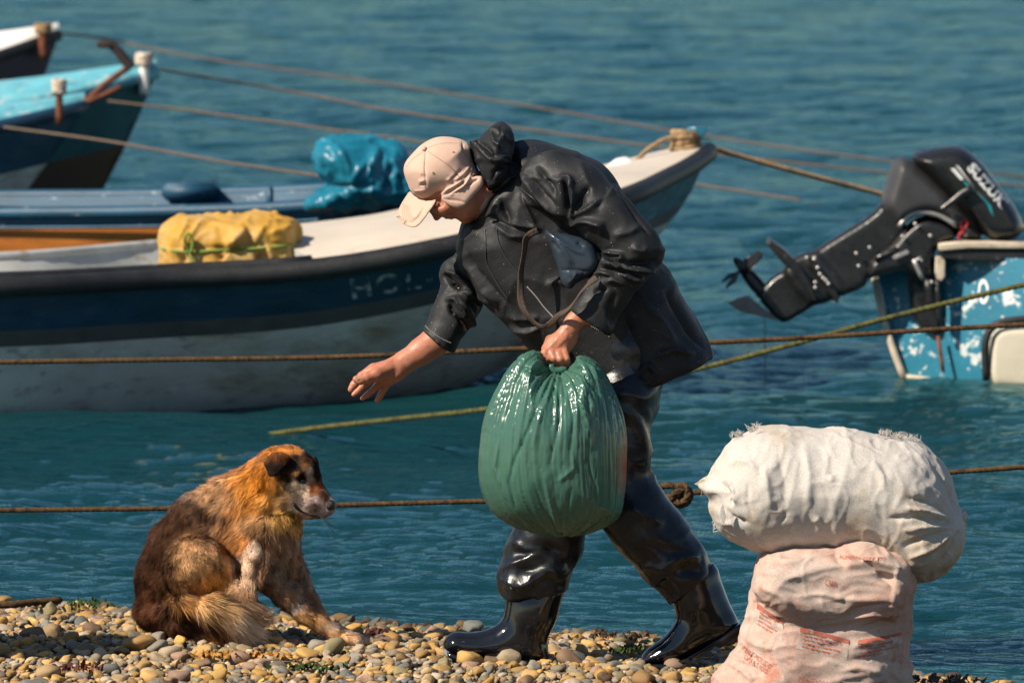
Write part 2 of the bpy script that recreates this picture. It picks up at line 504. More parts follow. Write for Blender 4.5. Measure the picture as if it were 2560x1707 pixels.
# ================================================================== SETTING
ZW = -0.07
SHORE = [(-1.9, 1.75), (-1.5, 1.72), (-.95, 1.5), (-.32, 1.2), (.25, 1.0), (.65, .80), (.9, .40), (1.15, .05), (1.45, -.18), (2.2, -.5)]
def shore_y(x):
    return np.interp(x, [p[0] for p in SHORE], [p[1] for p in SHORE])
def ground_z(x, y):
    s = shore_y(x); d = s - y                       # distance inland of the waterline
    z = np.where(d > 1.1, -.02, np.where(d > 0, ZW + .05 * np.clip(d / 1.1, 0, 1) ** .7, ZW + d * .16))
    p = np.stack([np.asarray(x) * 2.2, np.asarray(y) * 2.2, np.zeros_like(x)], -1).reshape(-1, 3)
    return np.maximum(z + .008 * vnoise(p, 5).reshape(np.shape(x)), -3)
gx = np.linspace(-3.2, 3.2, 220); gy = np.concatenate([np.linspace(-8, -1.2, 20)[:-1], np.linspace(-1.2, 3.0, 150), np.linspace(3.3, 12, 12)])
X, Y = np.meshgrid(gx, gy); Z = ground_z(X, Y)
gv = np.stack([X, Y, Z], -1).reshape(-1, 3)
def grid_q(nr, nc):
    i = np.arange(nr - 1)[:, None] * nc + np.arange(nc - 1)[None]; i = i.ravel()
    return np.stack([i, i + 1, i + nc + 1, i + nc], 1)
m_sand = mat("wet_sand", (.045, .036, .026), .75, .4, .4, 30, .6, 260, stain=((.02, .018, .015), 9, .5, .6))
beach = obj("beach", gv, grid_q(len(gy), len(gx)), m_sand, kind="structure")

# water: real waves, finer towards the shore, out to the horizon
wy = [-1.0]
while wy[-1] < 9000: wy.append(wy[-1] + .011 + max(0, wy[-1] + 1) * .0021 + (max(0, wy[-1] - 90) * .05))
wy = np.array(wy); nxw = 430
u = np.linspace(-1, 1, nxw)
Xw = u[None, :] * (2.35 + (wy[:, None] + 1) * .118); Yw = np.repeat(wy[:, None], nxw, 1)
cell = np.gradient(wy)[:, None]
Zw = np.zeros_like(Xw); rw = np.random.default_rng(3)
for k in range(96):
    short = k < 64
    lam = .045 * (9 ** rw.random()) if short else .4 * (7 ** rw.random())               # 4.5 cm .. 2.8 m
    th = math.radians(rw.normal(-80, 20 if short else 38)); kx, ky = math.cos(th), math.sin(th)
    amp = lam * (.0062 if short else .0034); ph = rw.random() * 6.28
    fade = np.clip(lam / (cell * 3.0) - .6, 0, 1)
    arg = 2 * math.pi / lam * (Xw * kx + Yw * ky) + ph
    s = np.sin(arg + .6 * np.sin(arg * .37 + k)); Zw += fade * amp * s
gust = .55 + .75 * np.clip(vnoise(np.stack([Xw.ravel() * .45, Yw.ravel() * .9, Xw.ravel() * 0], 1), 31).reshape(Xw.shape) * .5 + .5, 0, 1)
Zw *= gust * np.clip(.5 + (Yw - shore_y(Xw)) * .35, .45, 1)
Zw *= np.clip(1.6 - Yw / 400, 0, 1)
wv = np.stack([Xw, Yw, Zw + ZW], -1).reshape(-1, 3)
m_water = bpy.data.materials.new("sea_water"); m_water.use_nodes = True
nt = m_water.node_tree; nt.nodes.clear()
w_o = nt.nodes.new("ShaderNodeOutputMaterial"); w_mix = nt.nodes.new("ShaderNodeMixShader"); w_fr = nt.nodes.new("ShaderNodeFresnel"); w_fr.inputs["IOR"].default_value = 1.55
w_gl = nt.nodes.new("ShaderNodeBsdfGlossy"); w_gl.inputs["Roughness"].default_value = .05; w_gl.inputs["Color"].default_value = (.66, .98, 1.0, 1)   # green-blue sea
w_df = nt.nodes.new("ShaderNodeBsdfDiffuse"); w_df.inputs["Color"].default_value = (.004, .034, .040, 1)
nt.links.new(w_fr.outputs[0], w_mix.inputs[0]); nt.links.new(w_df.outputs[0], w_mix.inputs[1]); nt.links.new(w_gl.outputs[0], w_mix.inputs[2]); nt.links.new(w_mix.outputs[0], w_o.inputs[0])
tc = nt.nodes.new("ShaderNodeTexCoord"); mp = nt.nodes.new("ShaderNodeMapping"); mp.inputs["Scale"].default_value = (1, 3.2, 1)
mp.inputs["Rotation"].default_value = (0, 0, .16)
nt.links.new(tc.outputs["Object"], mp.inputs["Vector"])
n1 = nt.nodes.new("ShaderNodeTexNoise"); n1.inputs["Scale"].default_value = 8.0; n1.inputs["Detail"].default_value = 5; n1.inputs["Roughness"].default_value = .62
nt.links.new(mp.outputs[0], n1.inputs["Vector"])
bp = nt.nodes.new("ShaderNodeBump"); bp.inputs["Strength"].default_value = .8; bp.inputs["Distance"].default_value = .030
n2 = nt.nodes.new("ShaderNodeTexNoise"); n2.inputs["Scale"].default_value = 1.5; n2.inputs["Detail"].default_value = 3
nt.links.new(mp.outputs[0], n2.inputs["Vector"])
bp2 = nt.nodes.new("ShaderNodeBump"); bp2.inputs["Strength"].default_value = .35; bp2.inputs["Distance"].default_value = .10
nt.links.new(n2.outputs["Fac"], bp2.inputs["Height"]); nt.links.new(bp2.outputs[0], bp.inputs["Normal"])
nt.links.new(n1.outputs["Fac"], bp.inputs["Height"]); [nt.links.new(bp.outputs[0], s.inputs["Normal"]) for s in (w_gl, w_df, w_fr)]
water = obj("water", wv, grid_q(len(wy), nxw), m_water, kind="structure")

# ------------------------------------------------------------------ pebbles
PAL = np.array([(.50, .30, .085), (.46, .28, .10), (.48, .27, .07), (.42, .30, .15), (.44, .27, .09), (.38, .26, .13), (.33, .26, .17), (.26, .23, .18), (.24, .20, .10), (.17, .17, .15), (.19, .12, .07), (.34, .22, .15), (.42, .34, .24), (.24, .20, .13), (.38, .22, .08)])
def pebble_shape(seed, n=5):
    r = np.random.default_rng(seed); V = []; idx = {}
    F = []
    for ax in range(3):
        for sg in (-1, 1):
            g = []
            for i in range(n):
                row = []
                for j in range(n):
                    a, b = -1 + 2 * i / (n - 1), -1 + 2 * j / (n - 1)
                    p = [0, 0, 0]; p[ax] = sg; p[(ax + 1) % 3] = a; p[(ax + 2) % 3] = b
                    key = tuple(round(x, 5) for x in p)
                    if key not in idx: idx[key] = len(V); V.append(np.array(p) / np.linalg.norm(p))
                    row.append(idx[key])
                g.append(row)
            for i in range(n - 1):
                for j in range(n - 1):
                    q = [g[i][j], g[i + 1][j], g[i + 1][j + 1], g[i][j + 1]]
                    F.append(q if sg > 0 else q[::-1])
    V = np.array(V)
    for _ in range(7):                                # worn flats
        d = r.normal(size=3); d /= np.linalg.norm(d); t = r.uniform(.5, .82); h = V @ d
        V = V - np.outer(np.maximum(h - t, 0) * .85, d)
    V *= (1 + .20 * vnoise(V * 1.5 + seed, seed) + .06 * vnoise(V * 3.7 + seed, seed + 3))[:, None]
    return V, np.array(F)
SHAPES = [pebble_shape(s) for s in range(14)]
m_peb = mat("pebble_stone", (.3, .25, .15), .62, .35, .28, 55, .35, 190, attr="tone", stain=((.09, .08, .06), 38, .58, .72), rvar=.2)
m_peb_o = mat("pebble_stone_single", (.3, .25, .15), .62, .35, .28, 55, .35, 190, objcol=True, stain=((.09, .08, .06), 38, .58, .72), rvar=.2)
# dart throwing, big stones first
cells = {}; stones = []
def try_stone(x, y, r, over):
    ci, cj = int(x / .05), int(y / .05)
    for i in range(ci - 3, ci + 4):
        for j in range(cj - 3, cj + 4):
            for (a, b, c) in cells.get((i, j), ()):
                if (a - x) ** 2 + (b - y) ** 2 < ((c + r) * over) ** 2: return False
    cells.setdefault((ci, cj), []).append((x, y, r)); return True
rp = np.random.default_rng(11)
for cnt, lo, hi, over in ((170, .025, .036, .92), (1700, .016, .024, .82), (9000, .010, .017, .72), (9000, .006, .010, .66)):
    xs = rp.uniform(-1.75, 1.75, cnt); us = rp.uniform(0, 1, cnt); rs = rp.uniform(lo, hi, cnt)
    for x, uu, r in zip(xs, us, rs):
        top = min(float(shore_y(x)) + .10, 2.0)
        y = -.80 + uu * (top + .80)
        if try_stone(x, y, r, over): stones.append((x, y, r))
# a few deliberate stones
for px, py, r in ((1435, 1655, .046), (183, 1515, .036), (350, 1626, .048), (395, 1628, .036), (215, 1632, .030), (445, 1640, .030), (1000, 1580, .034), (960, 1590, .04)):
    p = PZ(px, py, -.015); stones.append((p[0], p[1], r))
V_all, F_all, C_all = [], [], []; off = 0; front = []
kinds = [mesh_np("pebble", v, f) for v, f in SHAPES]
for k in kinds: k.materials.append(m_peb_o)
info = []
for (x, y, r) in stones:
    s = int(rp.integers(len(SHAPES))); e = np.array([1, rp.uniform(.72, 1.0), rp.uniform(.5, .8)]) * r * 1.12
    a = rp.uniform(0, 6.28); tx, ty = rp.normal(0, .25, 2)
    d = float(shore_y(x)) - y
    z = float(ground_z(np.array([x]), np.array([y]))[0]) + e[2] * rp.uniform(.35, .85)
    c = PAL[int(rp.integers(len(PAL)))] * rp.uniform(.65, 1.25)
    c = c * np.clip(.38 + d * 2.6, .38, 1)            # stones wet by the sea's edge
    info.append((x, y, z, s, e, a, tx, ty, c, r))
pxs, pys = proj(np.array([[i[0], i[1], i[2]] for i in info]))
size = np.array([i[9] * ppm(i[1]) if (0 < pxs[k] < 2560 and 0 < pys[k] < 1700) else 0 for k, i in enumerate(info)])
hid = (pxs > 1800) & (pxs < 2290)                     # behind the sacks
size[hid] = 0
pick = set(np.argsort(-size)[:300].tolist())
for k, (x, y, z, s, e, a, tx, ty, c, r) in enumerate(info):
    if k in pick:
        o = bpy.data.objects.new("pebble", kinds[s]); COL.objects.link(o); o.parent = beach
        o.location = (x, y, z); o.rotation_euler = (tx, ty, a); o.scale = e; o.color = (*c, 1)
    else:
        v, f = SHAPES[s]; ca, sa = math.cos(a), math.sin(a)
        p = v * e
        p = np.stack([p[:, 0] * ca - p[:, 1] * sa, p[:, 0] * sa + p[:, 1] * ca, p[:, 2] + tx * p[:, 0]], 1) + (x, y, z)
        V_all.append(p); F_all.append(f + off); C_all.append(np.repeat(c[None], len(v), 0)); off += len(v)
po = obj("pebbles", np.concatenate(V_all), np.concatenate(F_all), m_peb, parent=beach, kind="stuff")
vattr(po, "tone", np.concatenate(C_all))
print("pebbles", len(info))

# ================================================================== BOATS
def hull(near, far, zkeel, offs, t0=.6, full=.42, nt_=60, side_mat=None):
    """outer skin from two sheer lines (world points, stern to bow, ending at the same tip)"""
    Nn, Ff = spline(near, nt_), spline(far, nt_)
    Mm = (Nn + Ff) / 2; tt = np.linspace(0, 1, nt_)
    tip = Nn[-1][2]
    zk = zkeel + (tip - .02 - zkeel) * np.clip((tt - t0) / (1 - t0), 0, 1) ** 2.0
    rows = []
    for sheer in (Nn, Ff):
        grid = []
        for i in range(nt_):
            dep = max(sheer[i, 2] - zk[i], 1e-3); e = full + (.85 - full) * np.clip((tt[i] - .45) / .55, 0, 1)
            col = []
            for o in list(offs) + [9]:
                o = min(o, dep); v = max(1 - o / dep, 0)
                h = v ** e
                p = Mm[i] * (1 - h) + sheer[i] * h; col.append([p[0], p[1], sheer[i, 2] - o])
            grid.append(col)
        rows.append(np.array(grid))
    return rows, Nn, Ff, Mm, zk
def grid_faces(g, flip=False):
    n, m = g.shape[:2]; q = grid_q(n, m)
    return g.reshape(-1, 3), (q[:, ::-1] if flip else q)
def band_slots(o, bands, cols):
    idx = np.zeros(len(o.data.polygons), np.int32)
    for k in range(len(idx)): idx[k] = bands[k % cols]
    o.data.polygons.foreach_set("material_index", idx)
def rail(path, r, sq=.75):
    p = np.asarray(path); return tube(p, r, 10)

m_navy = mat("navy_paint", (.012, .045, .085), .38, .5, .3, 3.5, .12, 40, stain=[((.05, .09, .11), 7, .60, .75), ((.008, .02, .03), 3, .55, .8)], stretch=(1, 1, 2.5), rvar=.15)
m_greyhull = mat("weathered_white_hull", (.52, .54, .51), .5, .4, .2, 3, .1, 30, stain=[((.26, .20, .13), 2.6, .48, .72), ((.16, .16, .14), 9, .56, .74), ((.60, .60, .56), 14, .62, .70)], stretch=(1, 1, 2.2))
m_rubber = mat("black_rub_rail", (.016, .017, .018), .55, .4, .4, 12, .25, 70, stain=((.10, .10, .10), 25, .64, .74))
m_cream = mat("cream_deck_paint", (.56, .49, .40), .5, .4, .10, 3, .06, 40, stain=[((.42, .33, .22), 4, .60, .85), ((.5, .45, .38), 18, .6, .75)])
m_innergrey = mat("grey_inner_planking", (.40, .41, .39), .6, .3, .2, 5, .15, 50, stain=[((.22, .13, .06), 4.5, .60, .72), ((.14, .14, .13), 14, .6, .75)])
m_strake = mat("dark_strake", (.06, .065, .068), .6, .4, .3, 8, .1, 40)
m_teal = mat("teal_hull_paint", (.010, .075, .085), .35, .5, .3, 3, .08, 40, rvar=.15)
m_brownhull = mat("brown_antifouling", (.055, .030, .018), .6, .3, .3, 4, .1, 40)
m_cyan = mat("pale_blue_deck_paint", (.13, .42, .50), .5, .4, .25, 5, .1, 40, stain=[((.45, .52, .52), 14, .56, .66), ((.06, .22, .3), 6, .55, .7)])
m_white = mat("white_boat_paint", (.80, .77, .72), .4, .4, .06, 3, .03, 40)
m_purple = mat("plum_hull_paint", (.045, .022, .04), .4, .5, .3, 3)
m_bluehull = mat("bright_blue_hull", (.009, .150, .235), .45, .5, .18, 4, .2, 60,
                 stain=[((.60, .63, .60), 8, .585, .615), ((.55, .58, .56), 26, .60, .63), ((.02, .09, .16), 4, .6, .75)], stretch=(1, 1, 1.2))
m_blue2 = mat("faded_blue_planks", (.010, .062, .115), .5, .4, .3, 5, .15, 50, stain=[((.30, .36, .38), 13, .63, .68)], stretch=(1, 1, 3))
m_orange = mat("orange_planks", (.46, .15, .025), .5, .4, .35, 4, .15, 30, stain=((.2, .06, .015), 5, .55, .7), stretch=(.5, 1, 3))
m_rust = mat("rusty_iron", (.16, .055, .028), .8, .3, .4, 18, .4, 90, stain=((.05, .022, .015), 22, .5, .65))
m_darkiron = mat("dark_iron", (.03, .022, .02), .7, .3, .4, 18, .4, 90)
m_ropeb = mat("brown_wet_rope", (.105, .060, .026), .85, .25, .4, 60, .7, 300, stain=((.03, .018, .01), 40, .5, .65))
m_ropeg = mat("weedy_green_rope", (.11, .11, .035), .85, .25, .4, 50, .7, 300, stain=((.04, .04, .02), 30, .5, .65))
m_ropel = mat("pale_worn_rope", (.17, .13, .10), .85, .25, .3, 50, .7, 300)
m_ropetan = mat("tan_bow_rope", (.42, .28, .15), .85, .25, .3, 50, .7, 300, stain=((.2, .15, .08), 20, .5, .65))

# ---- the nearest boat: white and navy, bow away to the right
nearS = [PZ(*p) for p in ((-2300, 640, .50), (-1300, 680, .46), (-500, 700, .445), (0, 697, .45), (408, 677, .455), (791, 654, .485), (1122, 598, .565), (1400, 525, .655), (1560, 476, .715), (1660, 430, .755), (1735, 390, .79), (1772, 362, .82))]
farS = [PZ(*p) for p in ((-2300, 600, .50), (-1300, 640, .46), (-500, 655, .445), (0, 645, .45), (408, 612, .455), (791, 578, .49), (1010, 532, .55), (1320, 470, .64), (1560, 409, .72), (1640, 390, .75), (1720, 372, .79), (1772, 362, .82))]
print("near sheer", [tuple(np.round(p, 2)) for p in nearS]); print("far sheer", [tuple(np.round(p, 2)) for p in farS])
offs = [0, .02, .055, .09, .13, .17, .205, .207, .235, .237, .27, .31, .36, .42, .48, .55, .63]
rows, Ns, Fs, Ms, zk = hull(nearS, farS, -.30, offs, t0=.58)
boat1 = thing("fishing_boat", "white and navy open fishing boat in front, its bow pointing away to the right", "boat", (-1.2, 9.2, ZW))
bands = [0, 0, 0, 0, 0, 0, 0, 1, 1, 1, 2, 2, 2, 2, 2, 2, 2]
for nm, g, fl in (("hull_side", rows[0], True), ("hull_side", rows[1], False)):
    v, q = grid_faces(g, fl)
    o = obj(nm, v, q, [m_navy, m_strake, m_greyhull], boat1, label="navy upper side with black rail, weathered white below the strake" if fl else "far side of the hull")
    band_slots(o, bands, len(offs)); hull_vq = (v, q) if fl else hull_vq
def off_path(pth, dz, inward, M):
    d = M - pth; d[:, 2] = 0; d /= np.maximum(np.linalg.norm(d, axis=1), 1e-6)[:, None]
    return pth + d * inward + np.array([0, 0, dz])
for S in (Ns, Fs):
    v, f = tube(off_path(S, -.030, -.012, Ms), .040, 10); obj("rub_rail", v, f, m_rubber, boat1)
# inner planking: skin offset inwards, from the gunwale down to the sole
def inner(S, M, i0, i1, depth, inward, mat_, par, nm="inner_side", top=.0):
    p = S[i0:i1]; m = M[i0:i1]
    a = off_path(p, top, .035, m); b = off_path(p, -depth, .035 + inward, m)
    g = np.stack([a, a * .5 + b * .5, b], 1); v, q = grid_faces(g)
    return obj(nm, v, q, mat_, par)
n_fd = 43                                             # station where the foredeck begins
tt = np.linspace(0, 1, 60)
n_fd = int(np.argmin(np.abs(proj(Ns)[0] - 791)))
inner(Ns, Ms, 0, n_fd + 1, .26, .20, m_innergrey, boat1); inner(Fs, Ms, 0, n_fd + 1, .26, .20, m_innergrey, boat1)
a = off_path(Ns[:n_fd + 1], -.25, .21, Ms[:n_fd + 1]); b = off_path(Fs[:n_fd + 1], -.25, .21, Ms[:n_fd + 1])
v, q = grid_faces(np.stack([a, b], 1)); obj("sole_boards", v, q, m_innergrey, boat1)
for S in (Ns, Fs):
    p = off_path(S[:n_fd + 1], .004, .02, Ms[:n_fd + 1]); v, f = tube(p, .022, 8); obj("gunwale_cap", v, f, m_rubber if S is Ns else m_innergrey, boat1)
# cambered foredeck with its aft bulkhead
g = []
for i in range(n_fd, 60):
    t = (i - n_fd) / (59 - n_fd); a = off_path(Ns[i:i + 1], .006, .03 * (1 - t), Ms[i:i + 1])[0]; b = off_path(Fs[i:i + 1], .006, .03 * (1 - t), Ms[i:i + 1])[0]
    row = []
    for k in range(13):
        s = k / 12; p = a * (1 - s) + b * s; p[2] += .075 * (1 - t) ** .6 * (1 - (2 * s - 1) ** 2) + .004
        row.append(p)
    g.append(row)
g = np.array(g); v, q = grid_faces(g, True); obj("foredeck", v, q, m_cream, boat1, label="cream painted foredeck")
top = g[0]; bot = top.mean(0) * .5 + top * .5; bot[:, 2] = Ns[n_fd, 2] - .26
v, q = grid_faces(np.stack([top, bot], 1)); obj("bulkhead", v, q, m_innergrey, boat1)
tip = Ms[-1]
# bow post with blue cap, mooring turns, coil
bp0 = P(1712, 378, tip[1] - .12)
v, f = tube(spline([bp0 + (0, 0, -.1), bp0 + (.004, .0, .02), bp0 + (.02, .01, .08)], 6), [.032, .034, .036, .038, .038, .03], 12)
post = obj("bow_post", v, f, m_rust, boat1)
v, f = plate(S_, [(1708, 352), (1722, 318), (1738, 318), (1770, 322), (1752, 352), (1740, 372), (1712, 372)], tip[1] - .04, .03, .006); obj("stem_head", v, f, m_bluehull, boat1)
rt = []
for k in range(5):
    th = np.linspace(0, 2 * np.pi, 22); c0 = bp0 + (0.0, 0, .0 + k * .018)
    r_ = .047 + .006 * (k % 2)
    rt.append(ropemesh(np.stack([c0[0] + r_ * np.cos(th), c0[1] + r_ * np.sin(th), c0[2] + .008 * np.sin(th + k)], 1), .014))
v, f = join(rt); obj("mooring_turns", v, f, m_ropetan, boat1)
v, f = ropemesh([P(1700, 340, bp0[1] - .04), P(1660, 350, bp0[1] - .06), P(1620, 375, bp0[1] - .12), P(1585, 410, bp0[1] - .2), P(1568, 440, bp0[1] - .24), P(1562, 462, bp0[1] - .27)], .010)
obj("painter_rope", v, f, m_ropetan, boat1)
v, f = tube(spline([P(1520, 425, bp0[1] - .3), P(1600, 432, bp0[1] - .24)], 5), [.02, .05, .06, .05, .02], 12); obj("deck_fitting", v, f, m_white, boat1)
hb = bvh_of(*hull_vq)
m_oldletter = mat("worn_lettering", (.33, .40, .42), .6, .3, .2, 20)
nt = m_oldletter.node_tree; pbs = nt.nodes["Principled BSDF"]; wn_ = nt.nodes.new("ShaderNodeTexNoise"); wn_.inputs["Scale"].default_value = 22; wn_.inputs["Detail"].default_value = 5
mr = nt.nodes.new("ShaderNodeMapRange"); mr.inputs["From Min"].default_value = .43; mr.inputs["From Max"].default_value = .57
tcn = nt.nodes.new("ShaderNodeTexCoord"); nt.links.new(tcn.outputs["Object"], wn_.inputs["Vector"]); nt.links.new(wn_.outputs["Fac"], mr.inputs["Value"]); nt.links.new(mr.outputs["Result"], pbs.inputs["Alpha"])
v, f = print_text("HOL-", E_, (1915, 808), 400, 105, -8, Ns[n_fd + 3, 1], hb, .004, .02, 1.2)
obj("registration_lettering", v, f, m_oldletter, boat1, smooth=False, label="worn pale registration letters")

# ---- wrapped bundle inside the near boat
def tarp(name, label, cat, c, pts, Y, D, T, h, mat_, fl, seed, amp=.012, group=None, parts=None, sm=1):
    w = np.array([cw(c, p, Y) for p in pts]); lo, hi = w.min(0) - .06, w.max(0) + .06; lo[1] -= T; hi[1] += T
    F = Field(lo, hi, h); F.poly(c, pts, Y, D, T, 0, sm=sm)
    V, Q = F.mesh(); V = lap(V, Q, 2)
    n = normals(V, Q)
    V = V + n * (amp * .8 * fbm(V * 7 + seed, 3, seed) + amp * 1.0 * np.maximum(ridge(V * np.array([9, 9, 6]) + fbm(V * 5, 2, seed + 9)[:, None] * 1.4, seed + 3), 0) ** 3 + amp * .6 * np.maximum(ridge(V * np.array([17, 17, 14]) + fbm(V * 8, 2, seed + 19)[:, None] * 1.5, seed + 13), 0) ** 3)[:, None]
    V = folds(V, normals(V, Q), c, [(a, b * .8, d * 1.5) for a, b, d in fl])
    V = lap(V, Q, 1, .4)
    base = V.mean(0); base[2] = V[:, 2].min()
    return V, Q, base
m_ytarp = mat("mustard_tarp", (.46, .25, .035), .6, .3, .18, 7, .3, 60, stain=((.46, .31, .12), 6, .42, .62), rvar=.15)
m_btarp = mat("turquoise_tarp", (.008, .145, .225), .32, .5, .25, 5, .25, 50, rvar=.12)
m_string = mat("green_twine", (.16, .24, .05), .8, .3, .2, 60)
yY = (Ns[n_fd - 8, 1] * .35 + Fs[n_fd - 8, 1] * .65)
ypoly = [(792, 570), (800, 525), (850, 492), (930, 462), (1000, 474), (1150, 472), (1250, 456), (1350, 470), (1440, 492), (1462, 530), (1468, 600), (1490, 650), (1492, 760), (1250, 790), (1050, 800), (900, 810), (795, 800), (802, 680)]
yf = [([(1100, 640), (1180, 560), (1200, 520)], 22, .02), ([(1250, 600), (1300, 520)], 22, .018), ([(1310, 560), (1440, 530)], 20, .02), ([(870, 600), (930, 480)], 22, .012), ([(890, 740), (890, 650)], 26, -.02), ([(1070, 720), (1085, 640), (1200, 650)], 18, -.022), ([(1260, 700), (1290, 650)], 22, -.022), ([(1300, 600), (1350, 690)], 18, .02), ([(800, 625), (940, 632), (1120, 622), (1300, 612), (1460, 598)], 9, -.012)]
V, Q, base = tarp("wrapped_bundle", "", "", E_, ypoly, yY, .10, .17, .008, m_ytarp, yf, 4, .016)
yb = thing("wrapped_bundle", "mustard yellow tarp bundle tied with green twine inside the white and navy boat", "bundle", base)
obj("tarp", V, Q, m_ytarp, yb)
bv = bvh_of(V, Q)
pth = []
for p in [(798, 622), (870, 628), (940, 634), (1040, 626), (1120, 622), (1220, 616), (1300, 612), (1400, 604), (1464, 598)]:
    q = cw(E_, p, yY); h = bv.ray_cast(Vector((q[0], yY - 1, q[2])), Vector((0, 1, 0)))
    pth.append(np.array(h[0]) + (0, -.006, 0) if h[0] else q)
v, f = ropemesh(pth, .006); st = obj("twine", v, f, m_string, yb)
k0 = pth[2] + (0, -.01, 0)
v, f = join([ropemesh([k0, k0 + (-.02, -.01, .05), k0 + (-.005, -.012, .075), k0 + (.012, -.01, .05), k0 + (.005, -.01, 0)], .006), ropemesh([k0, k0 + (.015, -.012, -.05), k0 + (.012, -.01, -.13)], .006)])
obj("twine_bow", v, f, m_string, yb)

# ---- blue and orange boat just behind
b2 = thing("fishing_boat", "open boat with faded blue planks over an orange side, behind the yellow bundle", "boat", (-1.6, 12.0, ZW))
n2 = [PZ(*p) for p in ((-1700, 560, .34), (-700, 540, .39), (0, 533, .43), (420, 528, .455), (800, 512, .495), (1100, 470, .575), (1290, 425, .66))]
f2 = [PZ(*p) for p in ((-1700, 520, .34), (-700, 498, .39), (0, 490, .43), (420, 486, .455), (800, 472, .495), (1100, 444, .575), (1290, 425, .66))]
print('b2', [tuple(np.round(p, 2)) for p in n2])
of2 = [0, .02, .04, .045, .066, .068, .12, .16, .22, .30, .4, .5]
rw2, N2, F2, M2, _ = hull(n2, f2, -.3, of2, t0=.75, full=.10)
for g, fl in ((rw2[0], True), (rw2[1], False)):
    v, q = grid_faces(g, fl); o = obj("hull_side", v, q, [m_blue2, m_orange], b2); band_slots(o, [0, 0, 0, 0, 0, 1, 1, 1, 1, 1, 1, 1], len(of2))
for S in (N2, F2):
    v, f = tube(off_path(S, .0, .0, M2), .028, 8); obj("gunwale", v, f, m_blue2, b2)
    inner(S, M2, 0, 50, .22, .16, m_blue2, b2)
    v, f = tube(off_path(S, -.064, -.006, M2), .008, 6); obj("side_strake", v, f, m_blue2, b2)
a = off_path(N2[:50], -.21, .17, M2[:50]); b = off_path(F2[:50], -.21, .17, M2[:50]); v, q = grid_faces(np.stack([a, b], 1)); obj("sole_boards", v, q, m_blue2, b2)
for px0, px1 in ((300, 420), (-200, -80)):
    i = int(np.argmin(np.abs(proj(N2)[0] - px0)))
    c_ = (N2[i] + F2[i]) / 2; wdt = np.linalg.norm(N2[i] - F2[i])
    v, f = box(c_ - (0, 0, .05), (.22, wdt * .93, .03), math.atan2((F2[i] - N2[i])[1], (F2[i] - N2[i])[0]) - math.pi / 2, .006); obj("thwart", v, f, m_blue2, b2)
i = int(np.argmin(np.abs(proj(F2)[0] - 500))); v, f = box(F2[i] + (0, -.12, .02), (.24, .2, .075), .1, .012); obj("locker", v, f, m_blue2, b2)
i = int(np.argmin(np.abs(proj(N2)[0] - 670))); v, f = box(N2[i] + (0, .06, .03), (.03, .04, .12), .1, .006); obj("oar_post", v, f, m_blue2, b2)
i = int(np.argmin(np.abs(proj(N2)[0] - 760))); j = int(np.argmin(np.abs(proj(N2)[0] - 1150)))
g = []
for k in range(i, 60):
    g.append([N2[k] * (1 - s) + F2[k] * s + np.array([0, 0, .03 + .03 * (1 - (2 * s - 1) ** 2)]) for s in np.linspace(0, 1, 7)])
v, q = grid_faces(np.array(g), True); obj("foredeck", v, q, m_blue2, b2)

# ---- blue tarp bundle on its foredeck
bpoly = [(1552, 180), (1562, 122), (1620, 97), (1750, 88), (1890, 108), (1968, 128), (2015, 175), (2075, 340), (2040, 388), (1900, 412), (1870, 415), (1740, 440), (1500, 432), (1520, 400), (1600, 345), (1622, 312), (1565, 245)]
bf = [([(1640, 120), (1700, 210), (1740, 300)], 24, .02), ([(1790, 300), (1830, 200), (1860, 130)], 26, .022), ([(1720, 330), (1760, 240), (1800, 200)], 18, .016), ([(1910, 380), (1900, 280), (1930, 200)], 28, -.024), ([(1980, 360), (1960, 260)], 26, -.02), ([(1610, 325), (1700, 330), (1850, 320)], 16, -.025), ([(1600, 380), (1680, 360), (1750, 410)], 18, .018), ([(1590, 150), (1600, 230)], 30, .012), ([(1760, 350), (1780, 420)], 14, -.018)]
bY = float(N2[int(np.argmin(np.abs(proj(N2)[0] - 900))), 1]) - .02
V, Q, base = tarp("tarp_bundle", "", "", E_, bpoly, bY, .13, .22, .009, m_btarp, bf, 8, .02)
bb = obj("tarp_bundle", V, Q, m_btarp, base=base, label="crumpled turquoise tarp wrapped over a bulky load, just left of the cap", category="bundle")

